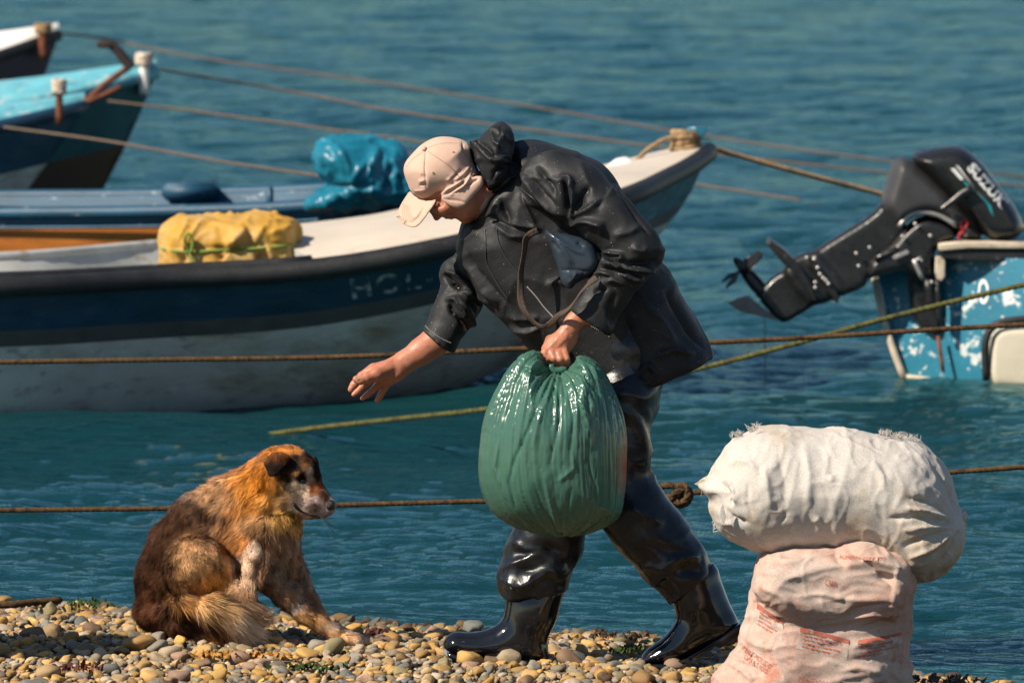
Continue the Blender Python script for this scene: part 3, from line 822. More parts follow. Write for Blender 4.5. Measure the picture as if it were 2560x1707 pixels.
# ---- generic moored boats at the left, bows to the right
def boat(name, label, tip_px, tip_z, head, L, B, sheer0, paint, deck_m, bands_of, keel=-.3, rail_m=None, deck_len=.3, t0=.84, roll=0.):
    tipw = PZ(tip_px[0], tip_px[1], tip_z); th = math.radians(head); fx = np.array([math.cos(th), math.sin(th), 0]); sd = np.array([-math.sin(th), math.cos(th), 0])
    near, far = [], []
    for t in np.linspace(0, 1, 12):
        s = L * (1 - t); b = B * (1 - t ** 2.6) ** .8 * (.82 + .18 * min(1, t * 2)); z = sheer0 + (tip_z - sheer0) * t ** 2.4
        p = tipw - fx * s; p[2] = z
        dz = np.array([0, 0, b * math.tan(math.radians(roll))]); near.append(p - sd * b - dz); far.append(p + sd * b + dz)
    root = thing(name, label, "boat", (tipw - fx * L * .5) * (1, 1, 0) + (0, 0, ZW))
    offs_ = bands_of[0]
    rw_, N_s, F_s, M_s, zk_ = hull(near, far, keel, offs_, t0=t0, full=.45)
    for g, fl in ((rw_[0], True), (rw_[1], False)):
        v, q = grid_faces(g, fl); o = obj("hull_side", v, q, paint, root); band_slots(o, bands_of[1], len(offs_))
    for S in (N_s, F_s):
        v, f = tube(off_path(S, -.01, .0, M_s), .034, 8); obj("gunwale", v, f, rail_m or deck_m, root)
    i0 = int(60 * (1 - deck_len))
    for S in (N_s, F_s): inner(S, M_s, 0, i0 + 1, .26, .22, deck_m, root)
    a = off_path(N_s[:i0 + 1], -.25, .23, M_s[:i0 + 1]); b = off_path(F_s[:i0 + 1], -.25, .23, M_s[:i0 + 1]); v, q = grid_faces(np.stack([a, b], 1)); obj("sole_boards", v, q, deck_m, root)
    g = [[N_s[k] * (1 - s) + F_s[k] * s + np.array([0, 0, .02 + .04 * (1 - (2 * s - 1) ** 2)]) for s in np.linspace(0, 1, 7)] for k in range(i0, 60)]
    v, q = grid_faces(np.array(g), True); obj("foredeck", v, q, deck_m, root)
    return root, N_s, F_s, M_s, fx, sd
o_b = [0, .03, .08, .14, .20, .27, .34, .342, .42, .5, .6, .7, .85]
bt = boat("moored_boat", "pale blue boat with a rusty anchor on its bow, teal and brown hull, upper left", (390, 178), .80, 17, 6.0, .85, .42, [m_teal, m_brownhull], m_cyan, (o_b, [0] * 7 + [1] * 6), rail_m=m_cyan, roll=4)
boatB, NB, FB, MB_, fB, sB = bt
bt = boat("moored_boat", "pale blue boat with navy band and grey hull, cut off by the left edge", (212, 262), .72, 17, 6.0, .8, .36, [m_navy, m_greyhull], m_cyan, ([0, .03, .06, .10, .15, .2, .25, .252, .33, .42, .52, .65, .8], [0] * 7 + [1] * 6), rail_m=m_navy, roll=4, t0=.76)
boatC, NC, FC, MC, fC, sC = bt
bt = boat("moored_boat", "white-decked boat with plum hull in the top left corner", (146, 84), .84, 20, 5.5, .8, .45, [m_purple, m_purple], m_white, (o_b, [0] * 13), rail_m=m_rubber, deck_len=.6, roll=11)
boatA, NA, FA, MA, fA, sA = bt
def bollard(par, px, py, Y, h, r, mat_, top):
    p = P(px, py, Y)
    v, f = tube(spline([p + (0, 0, -.14), p, p + (0, 0, h)], 7), [r, r, r, r, r, r * .95, r * .9], 10); o = obj("bow_post", v, f, mat_, par)
    rr = []
    for k in range(4):
        th = np.linspace(0, 6.28, 18); c0 = p + (0, 0, h * (.25 + .2 * k)); rr.append(ropemesh(np.stack([c0[0] + (r + .009) * np.cos(th), c0[1] + (r + .009) * np.sin(th), c0[2] + .006 * np.sin(th * 2 + k)], 1), .011))
    v, f = join(rr); obj("mooring_turns", v, f, top, par)
m_paler = mat("bleached_rope", (.62, .52, .42), .85, .2, .2, 40, .5, 200)
bollard(boatB, 360, 168, MB_[-4, 1], .07, .026, m_white, m_paler)
bollard(boatC, 148, 240, MC[-9, 1], .08, .018, m_rust, m_paler)
bollard(boatA, 108, 84, MA[-6, 1], .05, .03, m_rust, m_ropetan)
# anchor lying on the pale blue bow
aY = float(MB_[-12, 1]) - .1
anc = thing("anchor", "rusty iron anchor lying across the pale blue bow, one dark fluke raised", "anchor", P(230, 258, aY))
v, f = tube(spline([P(212, 258, aY - .1), P(262, 212, aY - .05), P(322, 168, aY)], 14), .017, 8); obj("shank", v, f, m_rust, anc)
v, f = tube(spline([P(330, 172, aY), P(312, 150, aY), P(295, 128, aY), P(275, 112, aY), P(248, 112, aY)], 16), np.linspace(.030, .02, 16), 8); obj("fluke_arm", v, f, m_darkiron, anc)
v, f = plate(S_, [(240, 106), (268, 104), (282, 112), (270, 122), (246, 120)], aY, .03, .006); obj("fluke", v, f, m_darkiron, anc)
v, f = tube(spline([P(212, 258, aY - .1), P(260, 238, aY - .1), P(302, 218, aY - .06)], 8), .013, 8); obj("stock", v, f, m_rust, anc)

# ---- blue boat at the right with its outboard motor
m_rimtop = mat("worn_cream_rim", (.55, .47, .36), .6, .3, .2, 14, .2, 60, stain=((.25, .2, .14), 18, .55, .7))
m_yellowbox = mat("cream_flotation_box", (.66, .60, .46), .5, .35, .1, 5, .1, 40, stain=[((.55, .38, .06), 6, .60, .72), ((.3, .22, .1), 9, .66, .8)])
b4 = thing("motor_boat", "peeling bright blue boat stern at the right edge with scratched white marks", "boat", (1.9, 9.5, ZW))
# the transom: a plane swung a little towards the sun, going back to the right
tl_t, tl_b = PZ(2186, 690, .44), PZ(2262, 928, ZW)
Y4 = tl_b[1]
def q4(px, py, dY=0): return P(px, py, Y4 + (px - 2230) * -.0010 + dY)   # the lit face comes a little nearer to the right
g = []
for py_t in np.linspace(0, 1, 9):
    rowp = []
    for k, s in enumerate(np.linspace(0, 1, 15)):
        xl = 2184 + 78 * py_t; xr = 2900
        px = xl + (xr - xl) * s; py = (640 + 12 * s) * (1 - py_t) + (985 + 25 * s) * py_t
        rowp.append(q4(px, py, -.09 * math.sin(py_t * 1.57) + .05 * py_t))
    g.append(rowp)
g4 = np.array(g); v, q = grid_faces(g4, True); obj("hull_side", v, q, m_bluehull, b4)
t_hull = bvh_of(v, q)
back = g4.copy(); back[..., 1] += .9; back[..., 0] += .12
v, q = grid_faces(np.stack([g4[:, 0], (g4[:, 0] + back[:, 0]) / 2, back[:, 0]], 1)); obj("transom_corner", v, q, m_bluehull, b4)
v, f = tube(spline([q4(2186, 690), q4(2200, 760, -.05), q4(2225, 850, -.08), q4(2262, 950, -.06)], 10), .016, 8); obj("corner_trim", v, f, m_rimtop, b4)
v, f = plate(S_, [(2344, 606), (2420, 600), (2900, 606), (2900, 622), (2420, 618), (2344, 624)], Y4 - .22, .08, .008); obj("rim_cap", v, f, m_rimtop, b4)
v, f = plate(S_, [(2346, 622), (2900, 622), (2900, 656), (2420, 652), (2350, 640)], Y4 - .20, .085, .012); obj("rub_rail", v, f, m_rubber, b4)
v, f = plate(S_, [(2338, 640), (2362, 640), (2362, 690), (2350, 705), (2336, 690)], Y4 - .22, .03, .006); obj("corner_block", v, f, m_rimtop, b4)
v, f = plate(S_, [(2472, 950), (2472, 850), (2492, 822), (2530, 814), (2900, 806), (2900, 990), (2500, 966)], Y4 - .36, .06, .03, sm=1); obj("flotation_box", v, f, m_yellowbox, b4, label="cream rounded flotation box stained yellow")
v, f = tube(spline([P(2466, 950, Y4 - .40), P(2464, 855, Y4 - .42), P(2482, 815, Y4 - .42), P(2540, 800, Y4 - .42), P(2700, 795, Y4 - .42), P(2900, 792, Y4 - .42)], 24), .016, 8); obj("box_trim", v, f, m_rubber, b4)
v, f = plate(S_, [(2266, 936), (2900, 985), (2900, 1010), (2268, 950)], Y4 - .10, .05, .01); obj("keel_batten", v, f, m_rimtop, b4)
v, f = tube(spline([q4(2345, 840, -.1), q4(2358, 930, -.12)], 4), .008, 6); obj("drain_stain_pipe", v, f, m_rust, b4)
m_lw = mat("painted_white", (.72, .74, .72), .5, .4, .1, 20)
v, f = print_text("O", F_, (1658, 975), 62, 150, 0, Y4 - .2, t_hull, .004, .02); obj("painted_number", v, f, m_lw, b4, smooth=False)
# outboard motor, tilted up on the transom
Ym = Y4 - .14
mo = thing("outboard_motor", "black outboard motor tilted up on the blue boat's stern, propeller to the left", "outboard motor", P(2300, 700, Ym))
m_cowl = mat("black_cowling", (.012, .012, .013), .32, .5, .3, 10, .05, 60, stain=((.05, .045, .04), 16, .64, .76), rvar=.12)
m_cowl2 = mat("grey_lower_cowling", (.045, .045, .048), .5, .4, .25, 8, .05, 60, stain=((.09, .085, .08), 9, .58, .75))
m_leg = mat("black_motor_leg", (.014, .014, .015), .34, .5, .4, 14, .12, 80, stain=[((.09, .085, .08), 24, .66, .74), ((.10, .05, .02), 30, .70, .76)], rvar=.15)
m_alu = mat("scuffed_metal", (.42, .40, .38), .4, .5, .3, 20, .1, 60, metal=.6)
def sdf_part(name, c, shapes, Y, h, mat_, par, sm=2):
    allp = np.array([cw(c, p, Y) for s in shapes for p in s[0]]); T = max(s[2] for s in shapes) + .05
    lo, hi = allp.min(0) - .05, allp.max(0) + .05; lo[1] = Y - T; hi[1] = Y + T
    F = Field(lo, hi, h)
    for s in shapes: F.poly(c, s[0], Y + (s[3] if len(s) > 3 else 0), s[1], s[2], .03, sm=1)
    V, Q = F.mesh(); V = lap(V, Q, sm, .5); obj(name, V, Q, mat_, par); return V, Q
cv, cq = sdf_part("upper_cowling", F_, [([(1195, 160), (1350, 118), (1490, 102), (1560, 122), (1660, 212), (1760, 348), (1850, 468), (1896, 560), (1894, 610), (1850, 664), (1672, 668), (1540, 505), (1380, 335)], .055, .165)], Ym, .009, m_cowl, mo)
sdf_part("lower_cowling", F_, [([(1136, 178), (1200, 165), (1400, 336), (1560, 505), (1684, 662), (1505, 662), (1495, 600), (1400, 520), (1290, 505), (1200, 550), (1160, 600), (1060, 480), (1046, 430), (1090, 300), (1108, 230)], .05, .15)], Ym, .009, m_cowl2, mo)
sdf_part("leg_housing", F_, [([(1060, 430), (1230, 560), (1130, 720), (975, 890), (958, 950), (795, 1004), (740, 940), (595, 765), (770, 650), (1000, 510)], .022, .062), ([(640, 725), (800, 880), (830, 1000), (660, 1060), (520, 940), (470, 820), (520, 770)], .020, .052), ([(450, 850), (570, 830), (700, 1000), (650, 1060), (490, 1155), (450, 1155), (300, 1000), (380, 905)], .018, .040)], Ym, .008, m_leg, mo)
V, F = plate(F_, [(372, 690), (384, 655), (470, 712), (560, 800), (640, 930), (664, 1016), (640, 1016), (560, 890), (460, 790)], Ym, .10, .006); obj("cavitation_plate", V, F, m_leg, mo)
V, F = plate(F_, [(604, 756), (624, 752), (700, 840), (770, 930), (800, 1000), (790, 1034), (764, 1016), (700, 900)], Ym, .085, .006); obj("splash_plate", V, F, m_leg, mo)
V, F = plate(F_, [(140, 1040), (200, 1012), (262, 994), (380, 1090), (478, 1146), (350, 1122), (210, 1086)], Ym, .012, .004); obj("skeg", V, F, mat("worn_skeg", (.16, .15, .15), .5, .5, .4, 14), mo)
w = [cw(F_, p, Ym) for p in ((474, 1124), (380, 1010), (290, 905), (205, 800), (178, 775))]
V, F = tube(spline(w, 14), np.interp(np.linspace(0, 1, 14), [0, .12, .6, .9, 1], [.008, .028, .030, .020, .008]), 14); obj("gear_case", V, F, m_leg, mo)
hub = cw(F_, (215, 850), Ym); axd = (cw(F_, (178, 775), Ym) - cw(F_, (380, 1010), Ym)); axd /= np.linalg.norm(axd)
pe1 = np.array([0, 1., 0]); pe2 = np.cross(axd, pe1)
for k in range(3):
    a0 = k * 2.094 + .5; rad = pe1 * math.cos(a0) + pe2 * math.sin(a0); tan = np.cross(axd, rad); pts = []
    for i in range(7):
        s = i / 6; rr = .02 + .095 * s; wd = .060 * math.sin(math.pi * (.22 + .62 * s)) ** .6
        for j in range(5):
            uu = j / 4 * 2 - 1; pts.append(hub + rad * (rr - .012 * uu * uu) + tan * (wd * uu) + axd * (uu * .016 * (1.25 - s * .6)))
    g = np.array(pts).reshape(7, 5, 3); n_ = axd * .004
    v1, f1 = grid_faces(g + n_); v2, f2_ = grid_faces(g - n_, True)
    rim = [j for j in range(5)] + [i * 5 + 4 for i in range(1, 7)] + [30 + j for j in range(3, -1, -1)] + [i * 5 for i in range(5, 0, -1)]
    ff = [tuple(x) for x in f1] + [tuple(int(y) + 35 for y in x) for x in f2_] + [(rim[i], rim[(i + 1) % len(rim)], rim[(i + 1) % len(rim)] + 35, rim[i] + 35) for i in range(len(rim))]
    obj("propeller_blade", np.concatenate([v1, v2]), ff, m_leg, mo)
sdf_part("clamp_bracket", F_, [([(955, 900), (960, 800), (1010, 750), (1100, 690), (1180, 590), (1290, 512), (1400, 530), (1490, 585), (1512, 650), (1400, 684), (1340, 800), (1385, 868), (1300, 905), (1240, 880), (1180, 840), (1050, 880)], .03, .11), ([(1200, 850), (1390, 876), (1424, 1000), (1436, 1240), (1330, 1236), (1250, 1165), (1215, 1000)], .025, .09, .05)], Ym - .01, .008, m_leg, mo)
w = [cw(F_, p, Ym - .125) for p in ((1158, 585), (1220, 518), (1300, 500), (1400, 522), (1500, 578))]; V, F = tube(spline(w, 20), .010, 8); obj("tray_edge", V, F, m_alu, mo)
w = [cw(F_, p, Ym - .18) for p in ((1400, 492), (1470, 440), (1540, 385), (1590, 362))]; V, F = tube(spline(w, 10), np.linspace(.011, .018, 10), 8); obj("carry_handle", V, F, m_leg, mo)
V, F = plate(F_, [(1118, 765), (1205, 722), (1222, 742), (1132, 784)], Ym - .135, .006, .002); obj("data_plate", V, F, m_alu, mo)
for (a, b_, r) in (((1245, 780), (1300, 900), .010), ((1290, 780), (1330, 840), .012), ((1330, 900), (1345, 1080), .018), ((1385, 900), (1395, 1190), .012), ((1010, 780), (1150, 720), .012), ((1240, 800), (1290, 770), .008)):
    V, F = tube(spline([cw(F_, a, Ym - .12), cw(F_, b_, Ym - .12)], 4), r, 8); obj("clamp_screw", V, F, m_alu if r < .011 else m_leg, mo)
for p in ((1345, 640), (1255, 570), (985, 710), (905, 745), (920, 820), (1180, 645), (725, 905), (708, 890), (740, 925), (690, 868), (662, 918), (662, 948), (612, 770), (676, 830), (1352, 915), (1555, 632)):
    c_ = cw(F_, p, Ym - (.085 if p[0] < 960 else .128)); V, F = tube(np.array([c_, c_ + (0, -.012, 0)]), .008, 8); obj("bolt", V, F, m_alu, mo)
w = [cw(F_, p, Ym - .14) for p in ((1515, 668), (1520, 630), (1545, 615), (1530, 590), (1535, 555), (1556, 548), (1564, 575), (1550, 600))]; V, F = tube(spline(w, 26), .006, 6); obj("kill_cord", V, F, mat("red_cord", (.35, .012, .02), .5), mo)
cb = bvh_of(cv, cq)
v, f = print_text("SUZUKI", F_, (1668, 334), 318, 58, 49, Ym, cb, .003, .045, 1.0); obj("maker_lettering", v, f, m_lw, mo, smooth=False)
for pts, mm in (([(1478, 205), (1500, 215), (1680, 470), (1668, 440)], m_lw), ([(1448, 228), (1474, 224), (1530, 290), (1510, 296)], m_lw), ([(1518, 296), (1546, 310), (1600, 360), (1575, 368)], mat("teal_stripe", (.01, .25, .28), .4)), ([(1608, 365), (1640, 395), (1690, 450), (1706, 512)], mat("teal_stripe_long", (.01, .25, .28), .4))):
    v, f = print_quad(F_, pts, Ym, cb, .003); obj("cowling_stripe", v, f, mm, mo)
v, f = tube(np.array([P(1912, 800, Ym), P(1913, 880, Ym), P(1912, 968, Ym)]), .0022, 5)
obj("fishing_line", v, f, m_ropel, base=P(1912, 968, Ym), label="thin line hanging from the propeller down to the water", category="line")

# ================================================================== ROPES
def rope_thing(label, pts, r, mat_, cat="rope"):
    w = [P(*p) if len(p) == 3 else p for p in pts]; v, f = ropemesh(w, r)
    return obj("mooring_rope", v, f, mat_, base=w[0], label=label, category=cat, group="mooring ropes over the water")
yk = 1.35
front_pts = [(-300, 1277, yk), (0, 1275, yk), (420, 1270, yk), (830, 1262, yk), (1220, 1252, yk), (1500, 1247, yk), (1640, 1243, yk), (1700, 1236, yk), (1760, 1229, yk), (2000, 1212, yk), (2380, 1180, yk), (2560, 1167, yk), (2900, 1145, yk)]
kn = thing("mooring_rope", "thick brown rope nearest the shore, knotted between the man's leg and the sacks", "rope", P(0, 1275, yk), "mooring ropes over the water")
v, f = ropemesh([P(*p) for p in front_pts], .0075); obj("strand", v, f, m_ropeb, kn)
kr = .0105
loops = [[(1626, 1232, yk - .02), (1650, 1217, yk - .02), (1678, 1213, yk - .02), (1694, 1222, yk - .015), (1706, 1240, yk - .03), (1694, 1256, yk - .04), (1676, 1250, yk - .045), (1684, 1236, yk - .05), (1704, 1226, yk - .045), (1722, 1224, yk - .03), (1724, 1246, yk - .02), (1706, 1262, yk - .02), (1684, 1258, yk - .03), (1676, 1244, yk - .02), (1650, 1238, yk - .01), (1620, 1236, yk - .01)],
         [(1690, 1216, yk - .035), (1706, 1212, yk - .045), (1718, 1222, yk - .045), (1718, 1244, yk - .05), (1700, 1258, yk - .05), (1682, 1246, yk - .04)]]
v, f = join([ropemesh([P(*p) for p in l], kr) for l in loops]); obj("knot", v, f, m_ropeb, kn)
rope_thing("brown rope crossing behind the man's bag hand, second from the shore", [(-300, 908, 4.2), (0, 905, 4.2), (400, 899, 4.2), (850, 892, 4.2), (1320, 871, 4.2), (1770, 856, 4.2), (2000, 845, 4.2), (2300, 826, 4.2), (2560, 811, 4.2), (2900, 790, 4.2)], .0085, m_ropeb)
rope_thing("greenish weedy rope rising to the right in front of the blue stern", [(480, 1122, 7.5), (620, 1094, 7.2), (760, 1073, 7.0), (1000, 1046, 6.7), (1200, 1024, 6.5), (1450, 985, 6.3), (1690, 935, 6.1), (2000, 856, 6.0), (2200, 800, 6.0), (2560, 712, 6.0), (2900, 640, 6.0)], .0095, m_ropeg)
rope_thing("tan rope from the white and navy bow to behind the outboard motor", [(1735, 358, float(tip[1]) - .02), (1790, 374, 11.0), (1990, 430, 11.2), (2200, 484, 11.4), (2560, 570, 11.6), (2900, 640, 11.8)], .012, m_ropetan)
yb_ = float(MC[-9, 1])
rope_thing("pale rope from the cut-off boat's bow to the turquoise bundle", [(10, 318, yb_ - .5), (280, 355, 14.5), (560, 405, 13.9), (790, 438, 13.5), (1000, 470, 13.0), (1200, 500, 12.5)], .0065, m_ropel)
yb_ = float(MB_[-6, 1])
rope_thing("pale rope from the anchor boat passing above the turquoise bundle", [(270, 253, yb_ - .5), (500, 280, 17), (800, 320, 16.5), (1030, 352, 16.3), (1300, 395, 16), (1600, 440, 15.6), (2000, 500, 15)], .0065, m_ropel)
rope_thing("pale rope from the anchor boat's post towards the hood", [(362, 168, yb_ + .2), (700, 224, 18.4), (1000, 280, 18.0), (1330, 325, 17.6), (1700, 375, 17.2), (2200, 430, 17), (2700, 480, 17)], .0068, m_ropel)
rope_thing("farthest pale rope, from the white-decked boat in the corner", [(112, 78, float(MA[-6, 1])), (300, 105, 24), (500, 145, 23.5), (900, 200, 23), (1300, 262, 22.5), (1700, 330, 22), (2200, 400, 21), (2800, 470, 21)], .0068, m_ropel)
w = [PZ(px, py, .004) for px, py in ((-60, 1512), (0, 1511), (40, 1510), (90, 1505), (130, 1502), (150, 1500))]
v, f = ropemesh(w, .011); obj("beached_rope", v, f, m_ropeb, base=w[2], label="stub of hairy brown rope lying on the pebbles by the left edge", category="rope")
# ================================================================== THE MAN
m_skin = mat("weathered_skin", (.42, .165, .095), .42, .45, .16, 38, .35, 260, stain=[((.34, .11, .07), 30, .55, .72), ((.52, .26, .18), 16, .6, .75)], sss=.18, rvar=.12, bdist=.003)
m_jacket = mat("black_oilskin", (.0125, .0138, .0155), .60, .32, .22, 7, .22, 34, spots=((.30, .31, .30), 130, .15), stain=[((.006, .0065, .007), 16, .66, .70), ((.024, .025, .027), 5, .55, .75)], rvar=.10)
m_trouser = mat("black_wet_oilskin", (.008, .010, .013), .32, .45, .25, 8, .22, 34, rvar=.12, coat=.06)
m_boot = mat("shiny_black_rubber", (.007, .008, .010), .13, .55, .3, 8, .05, 30, coat=.3, rvar=.05)
m_cap = mat("faded_pink_cotton", (.53, .36, .28), .85, .2, .08, 9, .18, 600, stain=((.45, .30, .23), 7, .62, .8), sheen=.1, bdist=.002)
m_stitch = mat("pale_stitching", (.30, .29, .27), .8, .2, .2, 40)
m_capseam = mat("cap_seam_thread", (.34, .21, .15), .8, .2, .2, 40)
man = thing("person", "bent man in black oilskins, rubber boots and pale cap reaching a hand towards the dog", "person", PZ(1450, 1660, -.02))

# ---- body: one continuous figure under the clothes
lo = np.array([P(860, 0, 0)[0], -.36, -.03]); hi = np.array([P(1870, 0, 0)[0], .30, P(1200, 300, 0)[2] + .02])
F = Field(lo, hi, .0036)
# trunk, neck
F.chain(A_, [(880, 560, .02, 110), (1010, 520, .02, 190), (1250, 640, .02, 230), (1380, 900, .03, 230), (1450, 1200, .03, 220), (1420, 1380, .0, 190)], 1.05, .05)
F.chain(H_, [(1000, 900, -.045, 330), (1400, 1050, -.02, 330), (1800, 1250, .02, 420)], 1.0, .03)
HS = -.045
# head
F.ell(H_, (740, 690), HS, 500, 440, .076, -25, .02)
F.poly(H_, [(640, 900), (575, 1150), (570, 1225), (650, 1300), (760, 1345), (830, 1350), (900, 1360), (1000, 1372), (1100, 1412), (1190, 1404), (1400, 1230), (1420, 900), (1000, 700)], HS, .045, .062, .012)
F.chain(H_, [(600, 1090, HS + .0, 34), (610, 1230, HS + .0, 42), (672, 1352, HS + .0, 50)], .9, .010)     # nose
F.chain(H_, [(700, 1350, HS + -.014, 34)], 1, .006); F.chain(H_, [(700, 1350, HS + .014, 34)], 1, .006)
F.chain(H_, [(835, 1330, HS + -.018, 26), (822, 1338, HS + .0, 32), (835, 1330, HS + .018, 26)], 1, .005)    # lips
F.chain(H_, [(900, 1340, HS + -.016, 26), (892, 1346, HS + .0, 32), (900, 1340, HS + .016, 26)], 1, .005)
F.chain(H_, [(862, 1340, HS + -.026, 12), (858, 1352, HS + -.01, 12)], 1, .004, 'sub')
F.chain(H_, [(1110, 1360, HS + .0, 70)], 1, .02)                                                   # chin
F.chain(H_, [(790, 1200, HS + -.05, 70)], 1, .03); F.chain(H_, [(790, 1200, HS + .05, 70)], 1, .03)   # cheeks
F.ell(H_, (690, 1130), HS + -.062, 70, 45, .02, 20, .012, 'sub'); F.ell(H_, (690, 1130), HS + .062, 70, 45, .02, 20, .012, 'sub')
F.ell(H_, (700, 1128), HS + -.046, 42, 30, .010, 20, .003); F.ell(H_, (700, 1128), HS + .046, 42, 30, .010, 20, .003)
F.ell(H_, (1010, 1000), HS + -.068, 80, 110, .012, 20, .006); F.ell(H_, (1010, 1000), HS + .068, 80, 110, .012, 20, .006)   # ears
# near arm and fist
F.chain(A_, [(1120, 460, -.12, 110), (1380, 610, -.20, 95), (1550, 780, -.245, 70)], 1, .04)
F.chain(A_, [(1550, 780, -.245, 70), (1440, 970, -.26, 68), (1330, 1110, -.265, 66)], 1, .02)
F.chain(L_, [(1130, 250, -.265, 215), (1000, 400, -.27, 190), (900, 560, -.272, 178), (800, 690, -.275, 200)], .8, .012)
F.poly(L_, [(760, 560), (500, 650), (400, 760), (300, 930), (290, 1050), (380, 1130), (520, 1120), (700, 1130), (860, 1130), (960, 1000), (1060, 860), (1110, 700), (1060, 560), (930, 500)], -.262, .028, .024, .012)
for kx, ky, pts, r in ((370, 1060, [(370, 1060, -.282), (410, 1180, -.286), (480, 1300, -.272)], 84), (520, 1080, [(520, 1080, -.288), (565, 1190, -.296), (640, 1300, -.282)], 84),
                       (665, 1085, [(665, 1085, -.290), (705, 1200, -.300), (755, 1325, -.284)], 82), (800, 1070, [(800, 1070, -.286), (842, 1200, -.296), (868, 1345, -.280)], 76)):
    p3 = [(*p, r * (1.0 if i < 2 else .86)) for i, p in enumerate(pts)]
    p3.append((pts[-1][0] + 10, pts[-1][1] + 15, pts[-1][2] + .03, r * .8)); p3.append((pts[-1][0] - 20, pts[-1][1] - 90, pts[-1][2] + .05, r * .72))
    F.chain(L_, p3, 1, .0035)
    F.chain(L_, [(kx, ky, -.284, 84)], 1, .008)                                                # knuckle
    F.chain(L_, [(kx, ky - 20, -.284, 34), (kx * .55 + 400, ky - 250, -.284, 30), (kx * .2 + 690, 640, -.283, 26)], 1, .008)   # tendon
F.chain(L_, [(480, 780, -.245, 110), (400, 980, -.222, 95), (420, 1180, -.215, 82), (480, 1290, -.225, 70)], 1, .010)   # thumb, on the far side
# far arm and reaching hand
F.chain(A_, [(900, 620, .17, 130), (740, 860, .18, 90), (650, 1040, .155, 74)], 1, .04)
F.chain(A_, [(650, 1040, .155, 74), (560, 1180, .14, 76)], 1, .02)
F.chain(R_, [(2700, -450, .14, 340), (2250, -80, .13, 335), (1900, 170, .12, 300), (1500, 430, .11, 250), (1290, 560, .105, 245)], .85, .02)
F.poly(R_, [(1250, 320), (930, 410), (680, 490), (560, 590), (560, 700), (740, 860), (960, 960), (1130, 1020), (1420, 890), (1580, 660), (1480, 400)], .11, .022, .034, .012)
F.chain(R_, [(1080, 600, .085, 165), (800, 740, .065, 150), (560, 830, .052, 128)], 1, .010)
F.chain(R_, [(560, 830, .052, 124), (400, 880, .048, 118), (300, 860, .048, 92)], 1, .004)
def finger(pts):
    for i in range(len(pts) - 1): F.chain(R_, [pts[i], pts[i + 1]], 1, .0028 if i else .008)
finger([(720, 600, .105, 130), (430, 790, .098, 112), (250, 990, .09, 104), (165, 1110, .088, 78)])
finger([(820, 740, .122, 112), (520, 970, .127, 90), (330, 1160, .126, 80), (232, 1238, .124, 60)])
finger([(960, 860, .138, 108), (790, 1040, .147, 86), (590, 1230, .147, 76), (450, 1335, .146, 58)])
finger([(1070, 930, .152, 108), (960, 1120, .162, 86), (880, 1280, .162, 80), (810, 1380, .161, 64)])
# legs and feet inside the boots
F.chain(B_, [(1220, 330, -.09, 105), (1222, 560, -.09, 92), (1270, 790, -.09, 95), (1430, 1030, -.09, 80), (1570, 1220, -.09, 60), (1590, 1330, -.09, 58)], 1, .03)
F.chain(B_, [(1590, 1330, -.09, 58), (1380, 1440, -.09, 42)], 1, .02)
F.chain(B_, [(1150, 330, .06, 105), (1010, 620, .06, 110), (925, 850, .06, 95), (860, 1080, .06, 78), (840, 1330, .06, 58)], 1, .03)
F.chain(B_, [(840, 1400, .06, 58), (540, 1415, .06, 42)], 1, .02)
V, Q = F.mesh(); V = lap(V, Q, 1, .35); n = normals(V, Q)
V = folds(V, n, R_, [([(1240, 330), (1000, 520), (700, 700)], 40, .0012), ([(420, 840), (440, 940)], 14, -.0015), ([(500, 830), (520, 930)], 14, -.0012), ([(190, 1000), (300, 1060)], 12, -.0014), ([(620, 1050), (700, 1110)], 12, -.0014), ([(520, 1210), (590, 1250)], 12, -.0014), ([(830, 1000), (740, 950)], 12, -.0012), ([(1160, 640), (1100, 760)], 26, -.0016), ([(1240, 600), (1180, 720)], 22, -.0012)])
V = folds(V, normals(V, Q), L_, [([(740, 680), (760, 800), (600, 980)], 26, .0026), ([(860, 620), (820, 760), (760, 830)], 24, .0024), ([(880, 650), (1050, 660)], 14, -.0016), ([(890, 690), (1050, 690)], 14, -.0014), ([(860, 450), (840, 560)], 34, .003)])
Q = Q.astype(np.int64)
obj("body", V, Q, m_skin, man)
# thumb nail, eye shadow line, stubble are left to the skin; nail:
v, f = plate(R_, [(262, 775), (330, 795), (372, 840), (352, 890), (300, 870), (262, 820)], .0345, .0012, .0008, sm=1); obj("thumb_nail", v, f, mat("thumb_nail", (.50, .30, .19), .35, .5, .1, 60), man)

# ---- trousers
lo = np.array([P(1190, 0, 0)[0], -.30, 0.0]); hi = np.array([P(1830, 0, 0)[0], .26, P(1500, 800, 0)[2]])
F = Field(lo, hi, .006)
F.chain(B_, [(1225, 120, -.02, 190), (1215, 340, -.02, 170)], 1., .05)
F.chain(B_, [(1222, 330, -.09, 130), (1216, 520, -.09, 114), (1210, 700, -.09, 118), (1270, 820, -.09, 142), (1340, 920, -.09, 140), (1440, 1050, -.09, 128), (1520, 1150, -.09, 112), (1600, 1250, -.09, 110)], 1., .03)
F.chain(B_, [(1150, 330, .06, 135), (1040, 560, .06, 130), (945, 800, .06, 130), (900, 930, .06, 140), (858, 1040, .06, 140), (842, 1115, .06, 140), (848, 1180, .06, 118), (850, 1290, .06, 110)], 1., .03)
F.chain(B_, [(745, 1105, .04, 62), (770, 1125, .01, 62)], 1., .03)
p1 = cw(B_, (1522, 1148), -.09); p2 = cw(B_, (1418, 1240), -.09); p3 = cw(B_, (1625, 1062), -.09); ax = np.array([(p3 - p2)[2], 0, -(p3 - p2)[0]])
